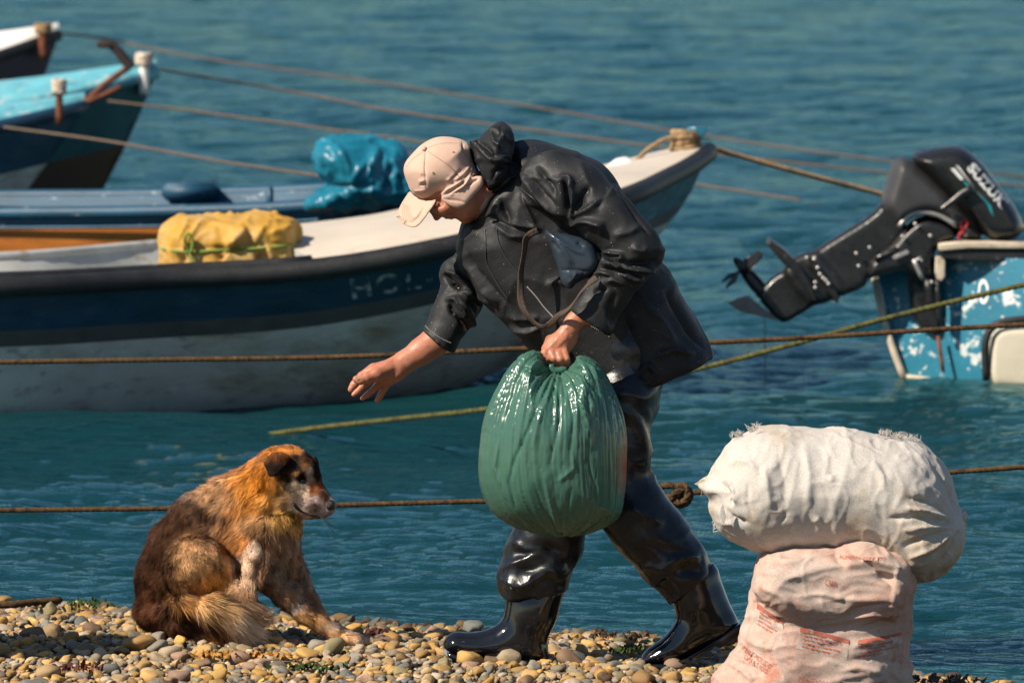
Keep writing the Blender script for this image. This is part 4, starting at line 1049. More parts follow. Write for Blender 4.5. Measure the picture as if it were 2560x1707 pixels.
F.cut(p1 - .28, p1 + .28, p1, ax)
p1 = cw(B_, (848, 1186), .06); F.cut(p1 - np.array([.19, .3, .14]), p1 + np.array([.14, .3, .05]), p1, (.12, 0, -1))
V, Q = F.mesh(); V = lap(V, Q, 2); n = normals(V, Q)
V = V + n * (.006 * fbm(V * 9, 3, 21) + .009 * np.maximum(ridge(V * np.array([7, 7, 13]) + 1.3 * fbm(V * 5, 2, 22)[:, None], 23), 0) ** 2)[:, None]
tl = [([(735, 1000), (800, 1010), (900, 985), (980, 1010)], 26, -.014), ([(700, 1075), (760, 1050), (840, 1010), (900, 1000)], 20, .014), ([(690, 1110), (760, 1150), (820, 1140), (900, 1090)], 20, .013), ([(740, 945), (800, 990), (900, 990)], 18, .010), ([(760, 1085), (840, 1075), (920, 1040)], 18, -.014), ([(860, 1060), (930, 1090), (980, 1060)], 22, .010), ([(800, 1150), (900, 1120), (970, 1150)], 20, -.010),
      ([(1240, 800), (1330, 850), (1400, 880)], 22, .010), ([(1330, 960), (1420, 1000), (1500, 1000)], 20, -.010), ([(1390, 1080), (1450, 1030), (1560, 1020)], 18, .012), ([(1400, 1090), (1400, 1130), (1440, 1180), (1420, 1220)], 20, -.014), ([(1450, 1080), (1560, 1080)], 20, -.010), ([(1260, 1080), (1340, 1060), (1420, 1090)], 18, .010), ([(1290, 420), (1320, 560), (1310, 680)], 26, .008), ([(1340, 1150), (1410, 1100)], 16, .010)]
V = folds(V, normals(V, Q), B_, tl); V = lap(V, Q, 1, .4)
trousers = obj("trousers", V, Q, m_trouser, man)
# ---- boots
def boot(poly, sole, Y, shaft, rim):
    w = np.array([cw(B_, p, Y) for p in poly + sole]); lo, hi = w.min(0) - .03, w.max(0) + .03; lo[1] = Y - .11; hi[1] = Y + .11
    F = Field(lo, hi, .005); F.poly(B_, poly, Y, .05, .052, .01, sm=1)
    F.chain(B_, shaft, .85, .03)
    F.cut(cw(B_, rim[0], Y) - .2, cw(B_, rim[0], Y) + .2, cw(B_, rim[0], Y), rim[1])
    V, Q = F.mesh(); V = lap(V, Q, 2); n = normals(V, Q)
    V = V + n * (.0035 * fbm(V * 11, 2, 31))[:, None]
    b = obj("boot", V, Q, m_boot, man)
    v, f = plate(B_, sole, Y, .050, .006); obj("boot_sole", v, f, m_boot, b)
    return V, Q, b
V, Q, b = boot([(724, 1150), (720, 1260), (698, 1300), (650, 1333), (560, 1350), (495, 1342), (455, 1365), (438, 1402), (452, 1428), (520, 1452), (640, 1474), (780, 1482), (906, 1484), (904, 1420), (888, 1372), (905, 1330), (935, 1270), (960, 1190), (966, 1150)],
     [(462, 1428), (540, 1452), (660, 1470), (800, 1474), (908, 1472), (910, 1496), (800, 1496), (770, 1486), (640, 1490), (520, 1470), (470, 1450)], .06, [(846, 1150, .06, 104), (828, 1260, .06, 92), (800, 1370, .06, 80)], ((846, 1156), (0, 0, 1)))
V, Q, b = boot([(1560, 1040), (1620, 1060), (1645, 1150), (1680, 1228), (1722, 1298), (1724, 1330), (1690, 1372), (1620, 1392), (1560, 1430), (1480, 1470), (1400, 1488), (1310, 1490), (1294, 1472), (1302, 1440), (1340, 1408), (1400, 1368), (1442, 1320), (1460, 1262), (1446, 1210), (1440, 1150), (1480, 1080)],
     [(1306, 1480), (1400, 1478), (1480, 1456), (1560, 1412), (1640, 1362), (1726, 1302), (1740, 1326), (1722, 1372), (1700, 1392), (1660, 1400), (1640, 1408), (1618, 1400), (1600, 1420), (1570, 1428), (1556, 1446), (1524, 1452), (1508, 1470), (1470, 1480), (1400, 1500), (1320, 1502)], -.09, [(1535, 1120, -.09, 100), (1560, 1220, -.09, 92), (1600, 1310, -.09, 78)], ((1540, 1085), (-.5, 0, .87)))
# ---- jacket
lo = np.array([P(1035, 0, 0)[0] - .02, -.42, P(0, 1010, 0)[2]]); hi = np.array([P(1790, 0, 0)[0], .36, P(1200, 285, 0)[2] + .01])
F = Field(lo, hi, .0046)
torso = [(880, 210), (980, 198), (1060, 205), (1170, 232), (1290, 275), (1400, 332), (1470, 420), (1540, 540), (1600, 650), (1665, 780), (1742, 890), (1802, 1000), (1872, 1120), (1932, 1230), (1990, 1340), (2030, 1440), (1900, 1520), (1760, 1590), (1600, 1640), (1400, 1640), (1230, 1520), (1100, 1380), (1010, 1305), (930, 1222), (866, 1165), (820, 1110), (750, 1040), (690, 930), (650, 840), (612, 800), (630, 700), (655, 620), (700, 590), (740, 520), (800, 430), (850, 300)]
F.poly(A_, torso, .03, .13, .165, .0, sm=1)
F.chain(A_, [(1010, 420, .03, 160), (1090, 500, .03, 190)], 1.25, .05)
F.chain(A_, [(1120, 400, -.15, 150), (1260, 470, -.19, 150), (1420, 610, -.23, 142), (1560, 745, -.255, 135)], .95, .025)        # near sleeve
F.chain(A_, [(1575, 790, -.255, 128), (1500, 880, -.262, 118), (1420, 1000, -.266, 104), (1335, 1140, -.266, 112), (1270, 1260, -.266, 116)], .85, .020)
F.chain(A_, [(1640, 800, -.235, 72)], 1., .02)
F.chain(A_, [(860, 700, .15, 160), (720, 860, .17, 120), (660, 950, .165, 106), (640, 1040, .15, 106), (590, 1130, .14, 100), (515, 1262, .12, 94), (470, 1340, .12, 94)], .9, .020)   # far sleeve
F.chain(A_, [(600, 890, .16, 66)], 1., .02)
# sleeve ends
for (c0, a, b_, Y) in (((1325, 1160), (1218, 1092), (1430, 1226), -.266), ((515, 1258), (436, 1198), (596, 1312), .12)):
    p = cw(A_, c0, Y); d = cw(A_, b_, Y) - cw(A_, a, Y); nn = np.array([d[2], 0, -d[0]]); nn = -nn if nn[2] > 0 else nn
    F.cut(p + np.array([-.14, -.085, -.13]), p + np.array([.14, .085, .10]) + (np.array([-.02, 0, 0])), p, nn)
    # hollow the cuff
    q = p + nn / np.linalg.norm(nn) * .05; q0 = p - nn / np.linalg.norm(nn) * .05
    F.cone(q0, q, .030, .046, .85, .004, 'sub')
# hem of the coat, open below
p = cw(A_, (1700, 1452), .02); a_, b_ = cw(A_, (1957, 1328), .02), cw(A_, (1470, 1540), .02); d = b_ - a_; nn = np.array([-d[2], 0, d[0]]); nn = -nn if nn[2] > 0 else nn
F.cut(cw(A_, (1240, 1700), .02) - (0, .3, 0), cw(A_, (2060, 1150), .02) + (0, .3, 0), p, nn)
# collar opening and hood
F.chain(A_, [(700, 520, -.03, 88), (830, 520, -.02, 74)], 1.0, .01, 'sub')
F.poly(A_, [(694, 192), (736, 196), (790, 130), (848, 84), (890, 108), (916, 134), (921, 240), (930, 380), (880, 420), (800, 468), (772, 470), (742, 384), (716, 290)], -.03, .07, .125, .012, sm=1)
F.chain(A_, [(880, 420, .0, 90), (960, 440, .02, 130)], 1.2, .03)
F.chain(A_, [(660, 400, -.04, 110), (735, 400, -.04, 92)], 1.05, .008, 'sub')
F.poly(N_, [(560, 1010), (700, 900), (930, 740), (1060, 760), (1020, 940), (930, 1200), (800, 1330), (560, 1400), (430, 1330), (440, 1240), (500, 1160)], -.02, .05, .10, .012, sm=1)   # turned-up collar
F.ell(H_, (900, 1050), HS, 380, 330, .075, 20, .006, 'sub')
V, Q = F.mesh(); V = lap(V, Q, 2); n = normals(V, Q)
V = V + n * (.002 * fbm(V * 8, 3, 41) + .0055 * np.maximum(ridge(V * np.array([8, 8, 12]) + 1.4 * fbm(V * 4, 2, 42)[:, None], 43), 0) ** 2)[:, None]
JA = [  # traced on the whole jacket
    ([(1690, 735), (1640, 690), (1580, 610), (1470, 440), (1400, 350)], 20, -.006), ([(1010, 300), (980, 380), (1040, 470), (1130, 560), (1200, 600)], 24, .012), ([(1040, 330), (1120, 440), (1140, 500)], 20, -.010),
    ([(1000, 380), (1080, 480), (1150, 550)], 16, -.008), ([(1180, 400), (1190, 470), (1210, 600)], 20, -.018), ([(1160, 380), (1215, 400), (1240, 480), (1230, 600)], 18, .014),
    ([(1200, 640), (1300, 620), (1380, 640), (1395, 700)], 20, .016), ([(1210, 600), (1320, 560), (1420, 480), (1480, 400)], 28, .010), ([(1250, 560), (1290, 480), (1330, 430)], 26, -.010), ([(1350, 560), (1440, 440)], 26, -.008),
    ([(1380, 800), (1430, 790), (1490, 800), (1500, 820), (1440, 830)], 13, .014), ([(1380, 850), (1440, 850), (1495, 870)], 12, .013), ([(1390, 825), (1500, 840)], 9, -.016), ([(1380, 875), (1470, 880), (1620, 910)], 11, -.014), ([(1490, 870), (1580, 880), (1690, 880)], 20, .012), ([(1520, 850), (1620, 850), (1680, 830)], 16, -.012), ([(1480, 890), (1550, 930), (1610, 925)], 14, .012),
    ([(1340, 920), (1390, 890), (1450, 910)], 16, .010), ([(1400, 950), (1450, 930), (1520, 960)], 20, .010), ([(1340, 1000), (1420, 970)], 18, -.008), ([(1460, 1000), (1430, 1090), (1440, 1180)], 26, -.008), ([(1540, 760), (1600, 780), (1640, 760)], 30, .008), ([(1440, 700), (1540, 680), (1600, 640)], 30, .006),
    ([(620, 800), (700, 880), (760, 980), (840, 1060)], 24, .012), ([(660, 760), (720, 880), (820, 1000), (900, 1080)], 30, -.007), ([(820, 640), (900, 700), (1010, 700)], 26, .007), ([(700, 620), (790, 600), (900, 650), (1050, 690)], 20, -.008),
    ([(850, 500), (880, 580), (900, 660)], 26, -.010), ([(960, 470), (1000, 580), (1040, 660)], 22, .007), ([(860, 620), (960, 650), (1080, 660)], 18, .008),
    ([(1060, 1130), (960, 1140), (880, 1110)], 30, .008), ([(900, 1180), (1000, 1200), (1060, 1190)], 20, .012), ([(940, 1150), (1050, 1160)], 14, -.012), ([(1090, 960), (1160, 940), (1200, 960)], 30, .006),
    ([(548, 900), (600, 950), (650, 985)], 14, -.020), ([(548, 880), (610, 900), (690, 960)], 16, .010), ([(560, 1040), (610, 1030), (650, 1100), (650, 1150)], 14, .014), ([(580, 1060), (600, 1120)], 12, -.014), ([(620, 1010), (680, 1100), (700, 1180), (720, 1220)], 18, .014), ([(600, 1110), (660, 1160), (680, 1210)], 12, -.014), ([(700, 1000), (760, 1080), (740, 1160)], 24, -.010), ([(640, 990), (720, 1020), (800, 1060)], 18, .010),
    ([(1720, 980), (1780, 1080), (1850, 1200), (1940, 1300)], 22, -.010), ([(1560, 1000), (1700, 1150), (1800, 1330)], 40, .008), ([(1650, 1350), (1760, 1300), (1880, 1330)], 30, .008), ([(1500, 1100), (1560, 1300), (1600, 1480)], 40, -.008), ([(1560, 1440), (1640, 1380), (1680, 1440)], 22, .010)]
V = folds(V, normals(V, Q), A_, [(a, b * .72, c * 1.75) for a, b, c in JA])
JH = [  # the hood
    ([(700, 110), (640, 250), (680, 380), (760, 440)], 26, .010), ([(760, 130), (740, 260), (700, 300)], 30, -.008), ([(850, 180), (880, 300), (880, 620)], 24, .010), ([(450, 350), (560, 420), (690, 570)], 22, -.016), ([(360, 340), (480, 430), (620, 580), (880, 630)], 22, .012), ([(700, 580), (800, 540), (880, 600)], 24, .010), ([(620, 900), (640, 760), (760, 680), (880, 640)], 34, -.014), ([(600, 960), (520, 700), (420, 420)], 18, .008), ([(640, 980), (780, 860), (920, 740)], 14, .012), ([(930, 320), (910, 560), (940, 700)], 36, -.022)]
V = folds(V, normals(V, Q), N_, [(a, b * .8, c * 1.5) for a, b, c in JH])
V = lap(V, Q, 1, .3)
jacket = obj("jacket", V, Q, m_jacket, man)
jb = bvh_of(V, Q)
def on(b, c, p, Y, off=.0015):
    q = cw(c, p, Y); h = b.ray_cast(Vector((q[0], Y - 1.2, q[2])), Vector((0, 1, 0)))
    return np.array(h[0]) + np.array(h[1] if h[1].y < 0 else -h[1]) * off if h[0] is not None else q
def seam(c, pts, Y, r, mat_, par, b, nm="stitching", step=8, dash=False):
    pp = spline([(*p, 0) for p in pts], max(4, int(np.linalg.norm(np.diff(np.array(pts), axis=0), axis=1).sum() / step)))
    w = [on(b, c, p[:2], Y) for p in pp]
    if dash:
        ps = [tube(np.array(w[i:i + 2]), r, 5) for i in range(0, len(w) - 1, 2)]
    else: ps = [tube(np.array(w), r, 5)]
    v, f = join(ps); obj(nm, v, f, mat_, par)
m_seam = mat("jacket_seam", (.035, .037, .04), .45, .5, .1)
seam(K_, [(800, 40), (806, 200), (815, 400), (880, 540), (960, 680), (1060, 830)], 0, .0018, m_seam, jacket, jb, "seam")
seam(K_, [(935, 20), (950, 160), (1010, 300), (1100, 430), (1190, 540)], 0, .0018, m_seam, jacket, jb, "seam")
seam(K_, [(1280, 680), (1380, 790), (1480, 920), (1585, 1035)], 0, .0022, m_stitch, jacket, jb, "seam")
seam(N_, [(995, 900), (1150, 1010), (1260, 1160), (1440, 1320)], 0, .0016, m_seam, jacket, jb, "seam")
seam(K_, [(108, 1215), (200, 1290), (300, 1350), (395, 1398)], 0, .0016, m_stitch, jacket, jb, dash=True)
seam(J_, [(240, 1170), (330, 1230), (420, 1280), (530, 1345)], 0, .0016, m_stitch, jacket, jb, dash=True)
seam(N_, [(370, 360), (400, 560), (470, 760), (560, 960), (600, 1000)], 0, .004, m_jacket, jacket, jb, "hood_hem")
seam(N_, [(600, 1000), (720, 910), (830, 800), (940, 740)], 0, .005, m_jacket, jacket, jb, "hood_hem")
v, f = plate(N_, [(480, 1200), (560, 1070), (600, 1040), (612, 1060), (580, 1130), (510, 1222)], -.13, .003, .001); obj("hood_toggle", v, f, m_jacket, jacket)

# ---- cap
lo = np.array([P(985, 0, 0)[0], -.18, P(0, 550, 0)[2]]); hi = np.array([P(1225, 0, 0)[0], .14, P(0, 330, 0)[2]])
F = Field(lo, hi, .003)
crown = [(168, 625), (196, 520), (300, 395), (420, 268), (520, 200), (640, 146), (770, 127), (900, 138), (1060, 178), (1160, 240), (1200, 470), (1300, 660), (1346, 880), (1180, 1080), (1000, 1060), (860, 1030), (640, 1066), (560, 1084), (420, 1062), (290, 968), (230, 830), (182, 710)]
F.poly(H_, crown, HS, .080, .092, 0, sm=1)
flap = [(740, 1078), (760, 980), (900, 880), (1100, 780), (1340, 700), (1390, 800), (1360, 900), (1182, 1090), (1100, 1186), (1000, 1222), (880, 1192), (800, 1130)]
F.poly(H_, flap, HS - .072, .014, .012, .012, sm=1)
F.ell(H_, (820, 1190), HS + .01, 330, 120, .074, -12, .006, 'sub')
V, Q = F.mesh(); V = lap(V, Q, 2); n = normals(V, Q); V = V + n * (.0016 * fbm(V * 22, 3, 51))[:, None]
CF = [([(500, 310), (490, 600), (520, 960)], 16, -.0022), ([(540, 320), (800, 480), (960, 640), (1100, 830)], 14, -.0026), ([(560, 270), (760, 215), (980, 210)], 12, -.002), ([(470, 340), (330, 440), (230, 560)], 10, -.0018),
                     ([(600, 1060), (780, 1000), (960, 860), (1150, 740), (1230, 530)], 24, .005), ([(700, 1050), (880, 960), (1060, 830), (1180, 640)], 18, -.0055), ([(860, 1030), (950, 970), (1100, 860), (1290, 600)], 18, .006), ([(900, 1000), (1000, 950), (1090, 910)], 14, -.006), ([(1080, 915), (1200, 820), (1310, 750)], 26, -.008), ([(870, 770), (980, 700), (1060, 620)], 22, -.004), ([(940, 800), (1080, 690), (1180, 560)], 18, .004), ([(820, 800), (960, 690)], 18, .0035), ([(400, 810), (500, 790)], 26, .003), ([(400, 870), (520, 870)], 20, -.003), ([(320, 950), (420, 940), (530, 930)], 18, .003), ([(450, 700), (480, 760)], 18, -.0025), ([(1060, 200), (1090, 330), (1180, 460)], 24, -.006), ([(1130, 230), (1150, 380), (1190, 450)], 18, .005), ([(640, 1050), (760, 1000), (900, 900)], 16, .003), ([(740, 1070), (1000, 1100), (1140, 1140)], 20, -.003)]
V = folds(V, n, H_, [(a, b * .85, c * 1.5) for a, b, c in CF])
V = lap(V, Q, 1, .25)
cap = obj("cap", V, Q, m_cap, man, label="faded pinkish cotton cap with a frayed brim")
capb = bvh_of(V, Q)
for pts in ([(505, 330), (485, 600), (515, 960)], [(555, 335), (800, 490), (960, 640), (1095, 825)], [(560, 275), (760, 215), (980, 212)], [(470, 345), (330, 445), (225, 570)]):
    seam(H_, pts, -.02, .0007, m_capseam, cap, capb, "seam", 14, True)
p = on(capb, H_, (500, 300), 0, 0); v, f = tube(np.array([p + (0.002, .006, -.004), p + (-.002, -.003, .004), p + (-.0035, -.006, .006)]), [.0075, .0072, .004], 12); obj("button", v, f, m_cap, cap)
for pp in ((630, 636), (932, 332)):
    p = on(capb, H_, pp, 0, .0004); th = np.linspace(0, 6.28, 14); v, f = tube(np.stack([p[0] + .0024 * np.cos(th), p[1] + 0 * th - .0005, p[2] + .0024 * np.sin(th)], 1), .0009, 5); obj("eyelet", v, f, m_capseam, cap)
# brim: a stiff curved sheet, near edge towards the camera
brim = smooth_poly([(268, 940), (330, 1025), (450, 1082), (600, 1102), (664, 1068), (640, 1140), (560, 1250), (470, 1380), (380, 1478), (320, 1492), (240, 1478), (130, 1420), (84, 1330), (84, 1255), (150, 1120), (210, 1030)], 2)
bm = bmesh.new(); g = 18
import itertools
pp = np.array(brim); step_ = 28; grid_pts = {}
xs = np.arange(pp[:, 0].min(), pp[:, 0].max() + step_, step_); ys = np.arange(pp[:, 1].min(), pp[:, 1].max() + step_, step_)
GX, GY = np.meshgrid(xs, ys); sd = poly_sd([tuple(p) for p in brim], GX, GY)
from mathutils import geometry as mgeo
pts2 = [Vector(p) for p in brim] + [Vector((x, y)) for x, y, d in zip(GX.ravel(), GY.ravel(), sd.ravel()) if d < -14]
nb = len(brim)
tri = mgeo.delaunay_2d_cdt(pts2, [(i, (i + 1) % nb) for i in range(nb)], [], 1, 1e-4)
bv2 = np.array([v[:] for v in tri[0]])
def brim_y(x, y):
    ax0 = np.array([450., 1085.]); ax1 = np.array([200., 1450.]); d = (ax1 - ax0) / np.linalg.norm(ax1 - ax0); nrm = np.array([-d[1], d[0]])
    s = ((x - ax0[0]) * nrm[0] + (y - ax0[1]) * nrm[1]) / 210
    return s
S_b = np.array([brim_y(*p) for p in bv2])
if np.mean(S_b[bv2[:, 0] > 500]) < 0: S_b = -S_b
Yb = HS - .072 * np.clip(S_b, -1.2, 1.2) - .020 * (1 - np.clip(S_b, -1, 1) ** 2)
top = np.array([P(*cx(H_, p), y) for p, y in zip(bv2, Yb)])
nt_ = len(top); faces = [tuple(f) for f in tri[2]]
e_count = {}
for f in faces:
    for a, b_ in zip(f, f[1:] + f[:1]): e_count[(a, b_)] = 1
bound = [(a, b_) for (a, b_) in e_count if (b_, a) not in e_count]
bot = top + np.array([.0010, .0024, -.0016])
ff = faces + [tuple(i + nt_ for i in f[::-1]) for f in faces] + [(b_, a, a + nt_, b_ + nt_) for a, b_ in bound]
me_v = np.concatenate([top, bot])
br = obj("brim", me_v, ff, m_cap, cap)
bmx = bmesh.new(); bmx.from_mesh(br.data); bmesh.ops.recalc_face_normals(bmx, faces=bmx.faces); bmx.to_mesh(br.data); bmx.free()
brb = bvh_of(me_v, ff)
for k in range(5):
    o_ = 40 + k * 34
    seam(H_, [(150 + o_ * .6, 1150 + o_ * .2), (130 + o_ * .9, 1300 + o_ * .05), (260 + o_ * .6, 1420 - o_ * .5), (420 + o_ * .3, 1340 - o_ * .9)], -.02, .0005, m_capseam, br, brb, "seam", 16, True)
fr = []
for k in range(26):
    t = random.random(); a = np.array([90, 1320]) * (1 - t) + np.array([360, 1490]) * t; a = a + np.array([-4, 6]); l = random.uniform(10, 50)
    d = np.array([-1, .5 + random.uniform(-.5, .6)]); b_ = a + d / np.linalg.norm(d) * l; y0 = HS - .02
    fr.append(tube(np.array([P(*cx(H_, a + (14, -12)), y0), P(*cx(H_, a), y0), P(*cx(H_, b_), y0 - .004)]), .0005, 4))
v, f = join(fr); obj("frayed_threads", v, f, m_capseam, br, kind="stuff")

# ---- blue pouch under the arm and its webbing strap
m_pouch = mat("blue_grey_leathercloth", (.026, .040, .056), .24, .55, .15, 9, .25, 420, rvar=.08, bdist=.002)
m_strap = mat("brown_webbing", (.065, .045, .034), .7, .3, .3, 25, .4, 200)
w = np.array([cw(J_, p, -.25) for p in ((-20, 480), (460, 1020))]); lo = w.min(0) - .05; hi = w.max(0) + .05; lo[1] = -.36; hi[1] = -.12
F = Field(lo, hi, .004)
F.poly(J_, [(0, 500), (30, 560), (62, 650), (92, 760), (120, 832), (142, 940), (215, 1000), (268, 935), (400, 885), (470, 800), (450, 690), (380, 600), (260, 556), (100, 528)], -.235, .032, .042, 0, sm=1)
V, Q = F.mesh(); V = lap(V, Q, 2); n = normals(V, Q); V = V + n * (.003 * fbm(V * 14, 3, 61))[:, None]
V = folds(V, n, J_, [([(20, 520), (120, 590), (260, 680), (340, 700)], 14, .005), ([(100, 600), (180, 700), (230, 800)], 26, .006), ([(60, 600), (140, 680)], 18, -.005), ([(120, 832), (260, 836), (400, 850)], 9, -.005), ([(270, 840), (240, 900), (190, 950)], 10, .005), ([(322, 840), (310, 920)], 8, -.004), ([(270, 600), (330, 650)], 20, -.006)])
pouch = thing("shoulder_pouch", "small blue-grey pouch with a brown strap tucked under the man's arm", "pouch", V.mean(0))
obj("pouch_body", V, Q, m_pouch, pouch)
sp = [(1400, 80, -.21), (1330, 112, -.215), (1268, 170, -.205), (1252, 300, -.20), (1232, 420, -.20), (1210, 560, -.20), (1206, 720, -.20), (1210, 880, -.20), (1250, 1000, -.20), (1330, 1105, -.20), (1400, 1165, -.205), (1470, 1185, -.225), (1550, 1150, -.26), (1650, 1050, -.30), (1760, 975, -.325), (1830, 890, -.335), (1890, 800, -.335), (1990, 690, -.33), (2080, 620, -.32)]
pw = spline([cw(K_, p[:2], p[2]) for p in sp], 120)
t, _, _ = frames(pw); V = []; wd = .0095
for k in range(120):
    s = k / 119; tw = .9 * math.sin(s * 9) * (1 if .05 < s < .95 else .4) + (.5 if s > .6 else 0)
    side = np.cross(t[k], (0, 1, 0)); side /= np.linalg.norm(side); dirn = side * math.cos(tw) + np.array([0, 1, 0]) * math.sin(tw)
    nn = np.cross(t[k], dirn)
    for j, u in enumerate((-1, -.33, .33, 1)): V.append(pw[k] + dirn * wd * u + nn * .0010)
    for j, u in enumerate((1, .33, -.33, -1)): V.append(pw[k] + dirn * wd * u - nn * .0010)
obj("strap", V, ring_quads(120, 8), m_strap, pouch)

# ================================================================== GREEN BAG
m_bag = mat("green_plastic_film", (.058, .150, .112), .24, .6, .10, 5, .07, 40, coat=.05, stretch=(1.8, 1.8, .3), rvar=.08)
nt = m_bag.node_tree; pbs = nt.nodes["Principled BSDF"]
src = pbs.inputs["Base Color"].links[0].from_socket                       # red goods showing through at one side
tcn = nt.nodes.new("ShaderNodeTexCoord"); sx = nt.nodes.new("ShaderNodeVectorMath"); sx.operation = 'DISTANCE'
nt.links.new(tcn.outputs["Object"], sx.inputs[0]); sx.inputs[1].default_value = (.215, -.02, .20)
mr = nt.nodes.new("ShaderNodeMapRange"); mr.inputs["From Min"].default_value = .105; mr.inputs["From Max"].default_value = .03
nt.links.new(sx.outputs["Value"], mr.inputs["Value"])
mx = nt.nodes.new("ShaderNodeMix"); mx.data_type = 'RGBA'; nt.links.new(mr.outputs["Result"], mx.inputs["Factor"]); nt.links.new(src, mx.inputs[6]); mx.inputs[7].default_value = (.34, .045, .035, 1)
nt.links.new(mx.outputs[2], pbs.inputs["Base Color"])
tl_b = nt.nodes.new("ShaderNodeBsdfTranslucent"); tl_b.inputs["Color"].default_value = (.10, .34, .22, 1)
ms_b = nt.nodes.new("ShaderNodeMixShader"); ms_b.inputs[0].default_value = .22; out_b = nt.nodes["Material Output"]
nt.links.new(pbs.outputs[0], ms_b.inputs[1]); nt.links.new(tl_b.outputs[0], ms_b.inputs[2]); nt.links.new(ms_b.outputs[0], out_b.inputs["Surface"])
bY0 = -.27
bagp = [(880, 135), (830, 126), (770, 150), (712, 225), (655, 325), (612, 420), (597, 550), (595, 680), (620, 770), (660, 832), (730, 888), (850, 925), (960, 940), (1060, 928), (1150, 890), (1212, 850), (1232, 770), (1243, 650), (1243, 490), (1222, 390), (1182, 285), (1120, 190), (1066, 156), (1022, 152), (1000, 190), (965, 212), (915, 206), (890, 180)]
w = np.array([cw(B_, p, bY0) for p in bagp]); lo = w.min(0) - .04; hi = w.max(0) + .04; lo[1] = bY0 - .25; hi[1] = bY0 + .25
F = Field(lo, hi, .0042); F.poly(B_, bagp, bY0, .20, .185, 0, sm=1)
V, Q = F.mesh(); V = lap(V, Q, 3); n = normals(V, Q)
kc = cw(B_, (945, 215), bY0); zb, zt = V[:, 2].min(), kc[2]
s = np.clip((V[:, 2] - zb) / (zt - zb), 0, 1.1)
hw = np.interp(s, [0, .08, .25, .5, .75, .9, 1.0, 1.1], [.02, .10, .18, .20, .165, .10, .05, .10]); ctr = cw(B_, (925, 500), bY0)[0]
ctr = np.interp(s, [0, .5, 1], [cw(B_, (958, 930), bY0)[0], ctr, kc[0]])
phi = np.arctan2((V[:, 1] - bY0) , (V[:, 0] - ctr))
q1 = np.stack([np.cos(phi) * 9, np.sin(phi) * 9, V[:, 2] * 2.2], 1); q2 = np.stack([np.cos(phi) * 26, np.sin(phi) * 26, V[:, 2] * 3.0 + 5], 1)
am = .0018 + .0046 * np.clip((s - .5) / .5, 0, 1) ** 1.1 + .005 * np.clip((.16 - s) / .16, 0, 1)
def crease(q, sd, wd): return -np.exp(-np.abs(vnoise(q, sd)) / wd)
q3 = np.stack([np.cos(phi) * 42, np.sin(phi) * 42, V[:, 2] * 3.5 + 9], 1)
V = V + n * (am * (1.5 * crease(q1, 71, .14) + 1.2 * crease(q2, 72, .16) + .7 * crease(q3, 76, .2) + .5 * ridge(q1, 77)) + .0045 * fbm(V * 8, 2, 73))[:, None]
V = folds(V, n, B_, [([(880, 160), (830, 140), (780, 160)], 14, .008), ([(780, 200), (860, 230), (890, 200)], 10, -.010), ([(1010, 160), (1090, 210), (1150, 290)], 12, .010), ([(1000, 200), (1060, 240), (1130, 330)], 9, -.010), ([(700, 260), (650, 380), (625, 480)], 12, .006), ([(740, 270), (690, 380), (660, 480)], 9, -.006), ([(920, 230), (800, 500), (740, 640)], 8, -.008), ([(930, 235), (860, 430), (830, 560)], 7, .006), ([(940, 235), (950, 420), (900, 660)], 7, -.007), ([(965, 235), (1010, 420), (1000, 560)], 7, -.007), ([(980, 230), (1060, 400), (1090, 560)], 8, .008), ([(1040, 260), (1090, 360), (1080, 420)], 8, .007), ([(700, 480), (670, 640), (720, 780)], 8, .006), ([(760, 570), (730, 700), (760, 820)], 7, -.006), ([(1000, 560), (1010, 640), (940, 700)], 10, .006), ([(1070, 600), (1100, 720), (1110, 820)], 9, -.006), ([(880, 660), (900, 760), (950, 920)], 7, .006), ([(1000, 720), (980, 830), (965, 930)], 7, -.006), ([(840, 700), (880, 820), (940, 920)], 7, -.005)])
V = lap(V, Q, 1, .2)
bag = thing("garbage_bag", "bulging green plastic bag gripped in the man's fist", "bag", (V[:, 0].mean(), bY0, V[:, 2].min()))
obj("film", V, Q, m_bag, bag)
w = spline([cw(L_, p, -.30) for p in ((505, 1300), (520, 1400), (580, 1455), (680, 1450), (780, 1420), (850, 1385))], 14)
v, f = tube(w, [.006, .008, .0095, .010, .011, .011, .011, .0105, .010, .010, .009, .008, .006, .004], 10)
v = v + .0016 * vnoise(v * 160, 5)[:, None]; obj("knotted_handle", v, f, m_bag, bag)
# ================================================================== THE DOG
dY = .56
lo = np.array([P(318, 0, dY)[0], dY - .28, -.05]); hi = np.array([P(945, 0, dY)[0], dY + .24, P(0, 1095, dY)[2]])
F = Field(lo, hi, .0048)
# trunk, rump to neck
F.chain(C_, [(330, 1130, dY + .02, 215), (345, 980, dY + .02, 225), (430, 790, dY + .02, 225), (580, 640, dY + .01, 235), (760, 560, dY, 235), (900, 490, dY - .01, 215), (1000, 370, dY - .02, 185), (1060, 280, dY - .03, 165)], .72, .03)
F.ell(C_, (400, 1230), dY + .02, 290, 140, .12, 0, .03)
F.ell(C_, (900, 760), dY, 260, 300, .12, 20, .04)                       # deep chest
F.ell(C_, (1080, 800), dY + .0, 130, 260, .09, 0, .04)
F.chain(C_, [(1000, 560, dY - .01, 200), (1120, 600, dY - .02, 110)], .8, .03)   # ruff
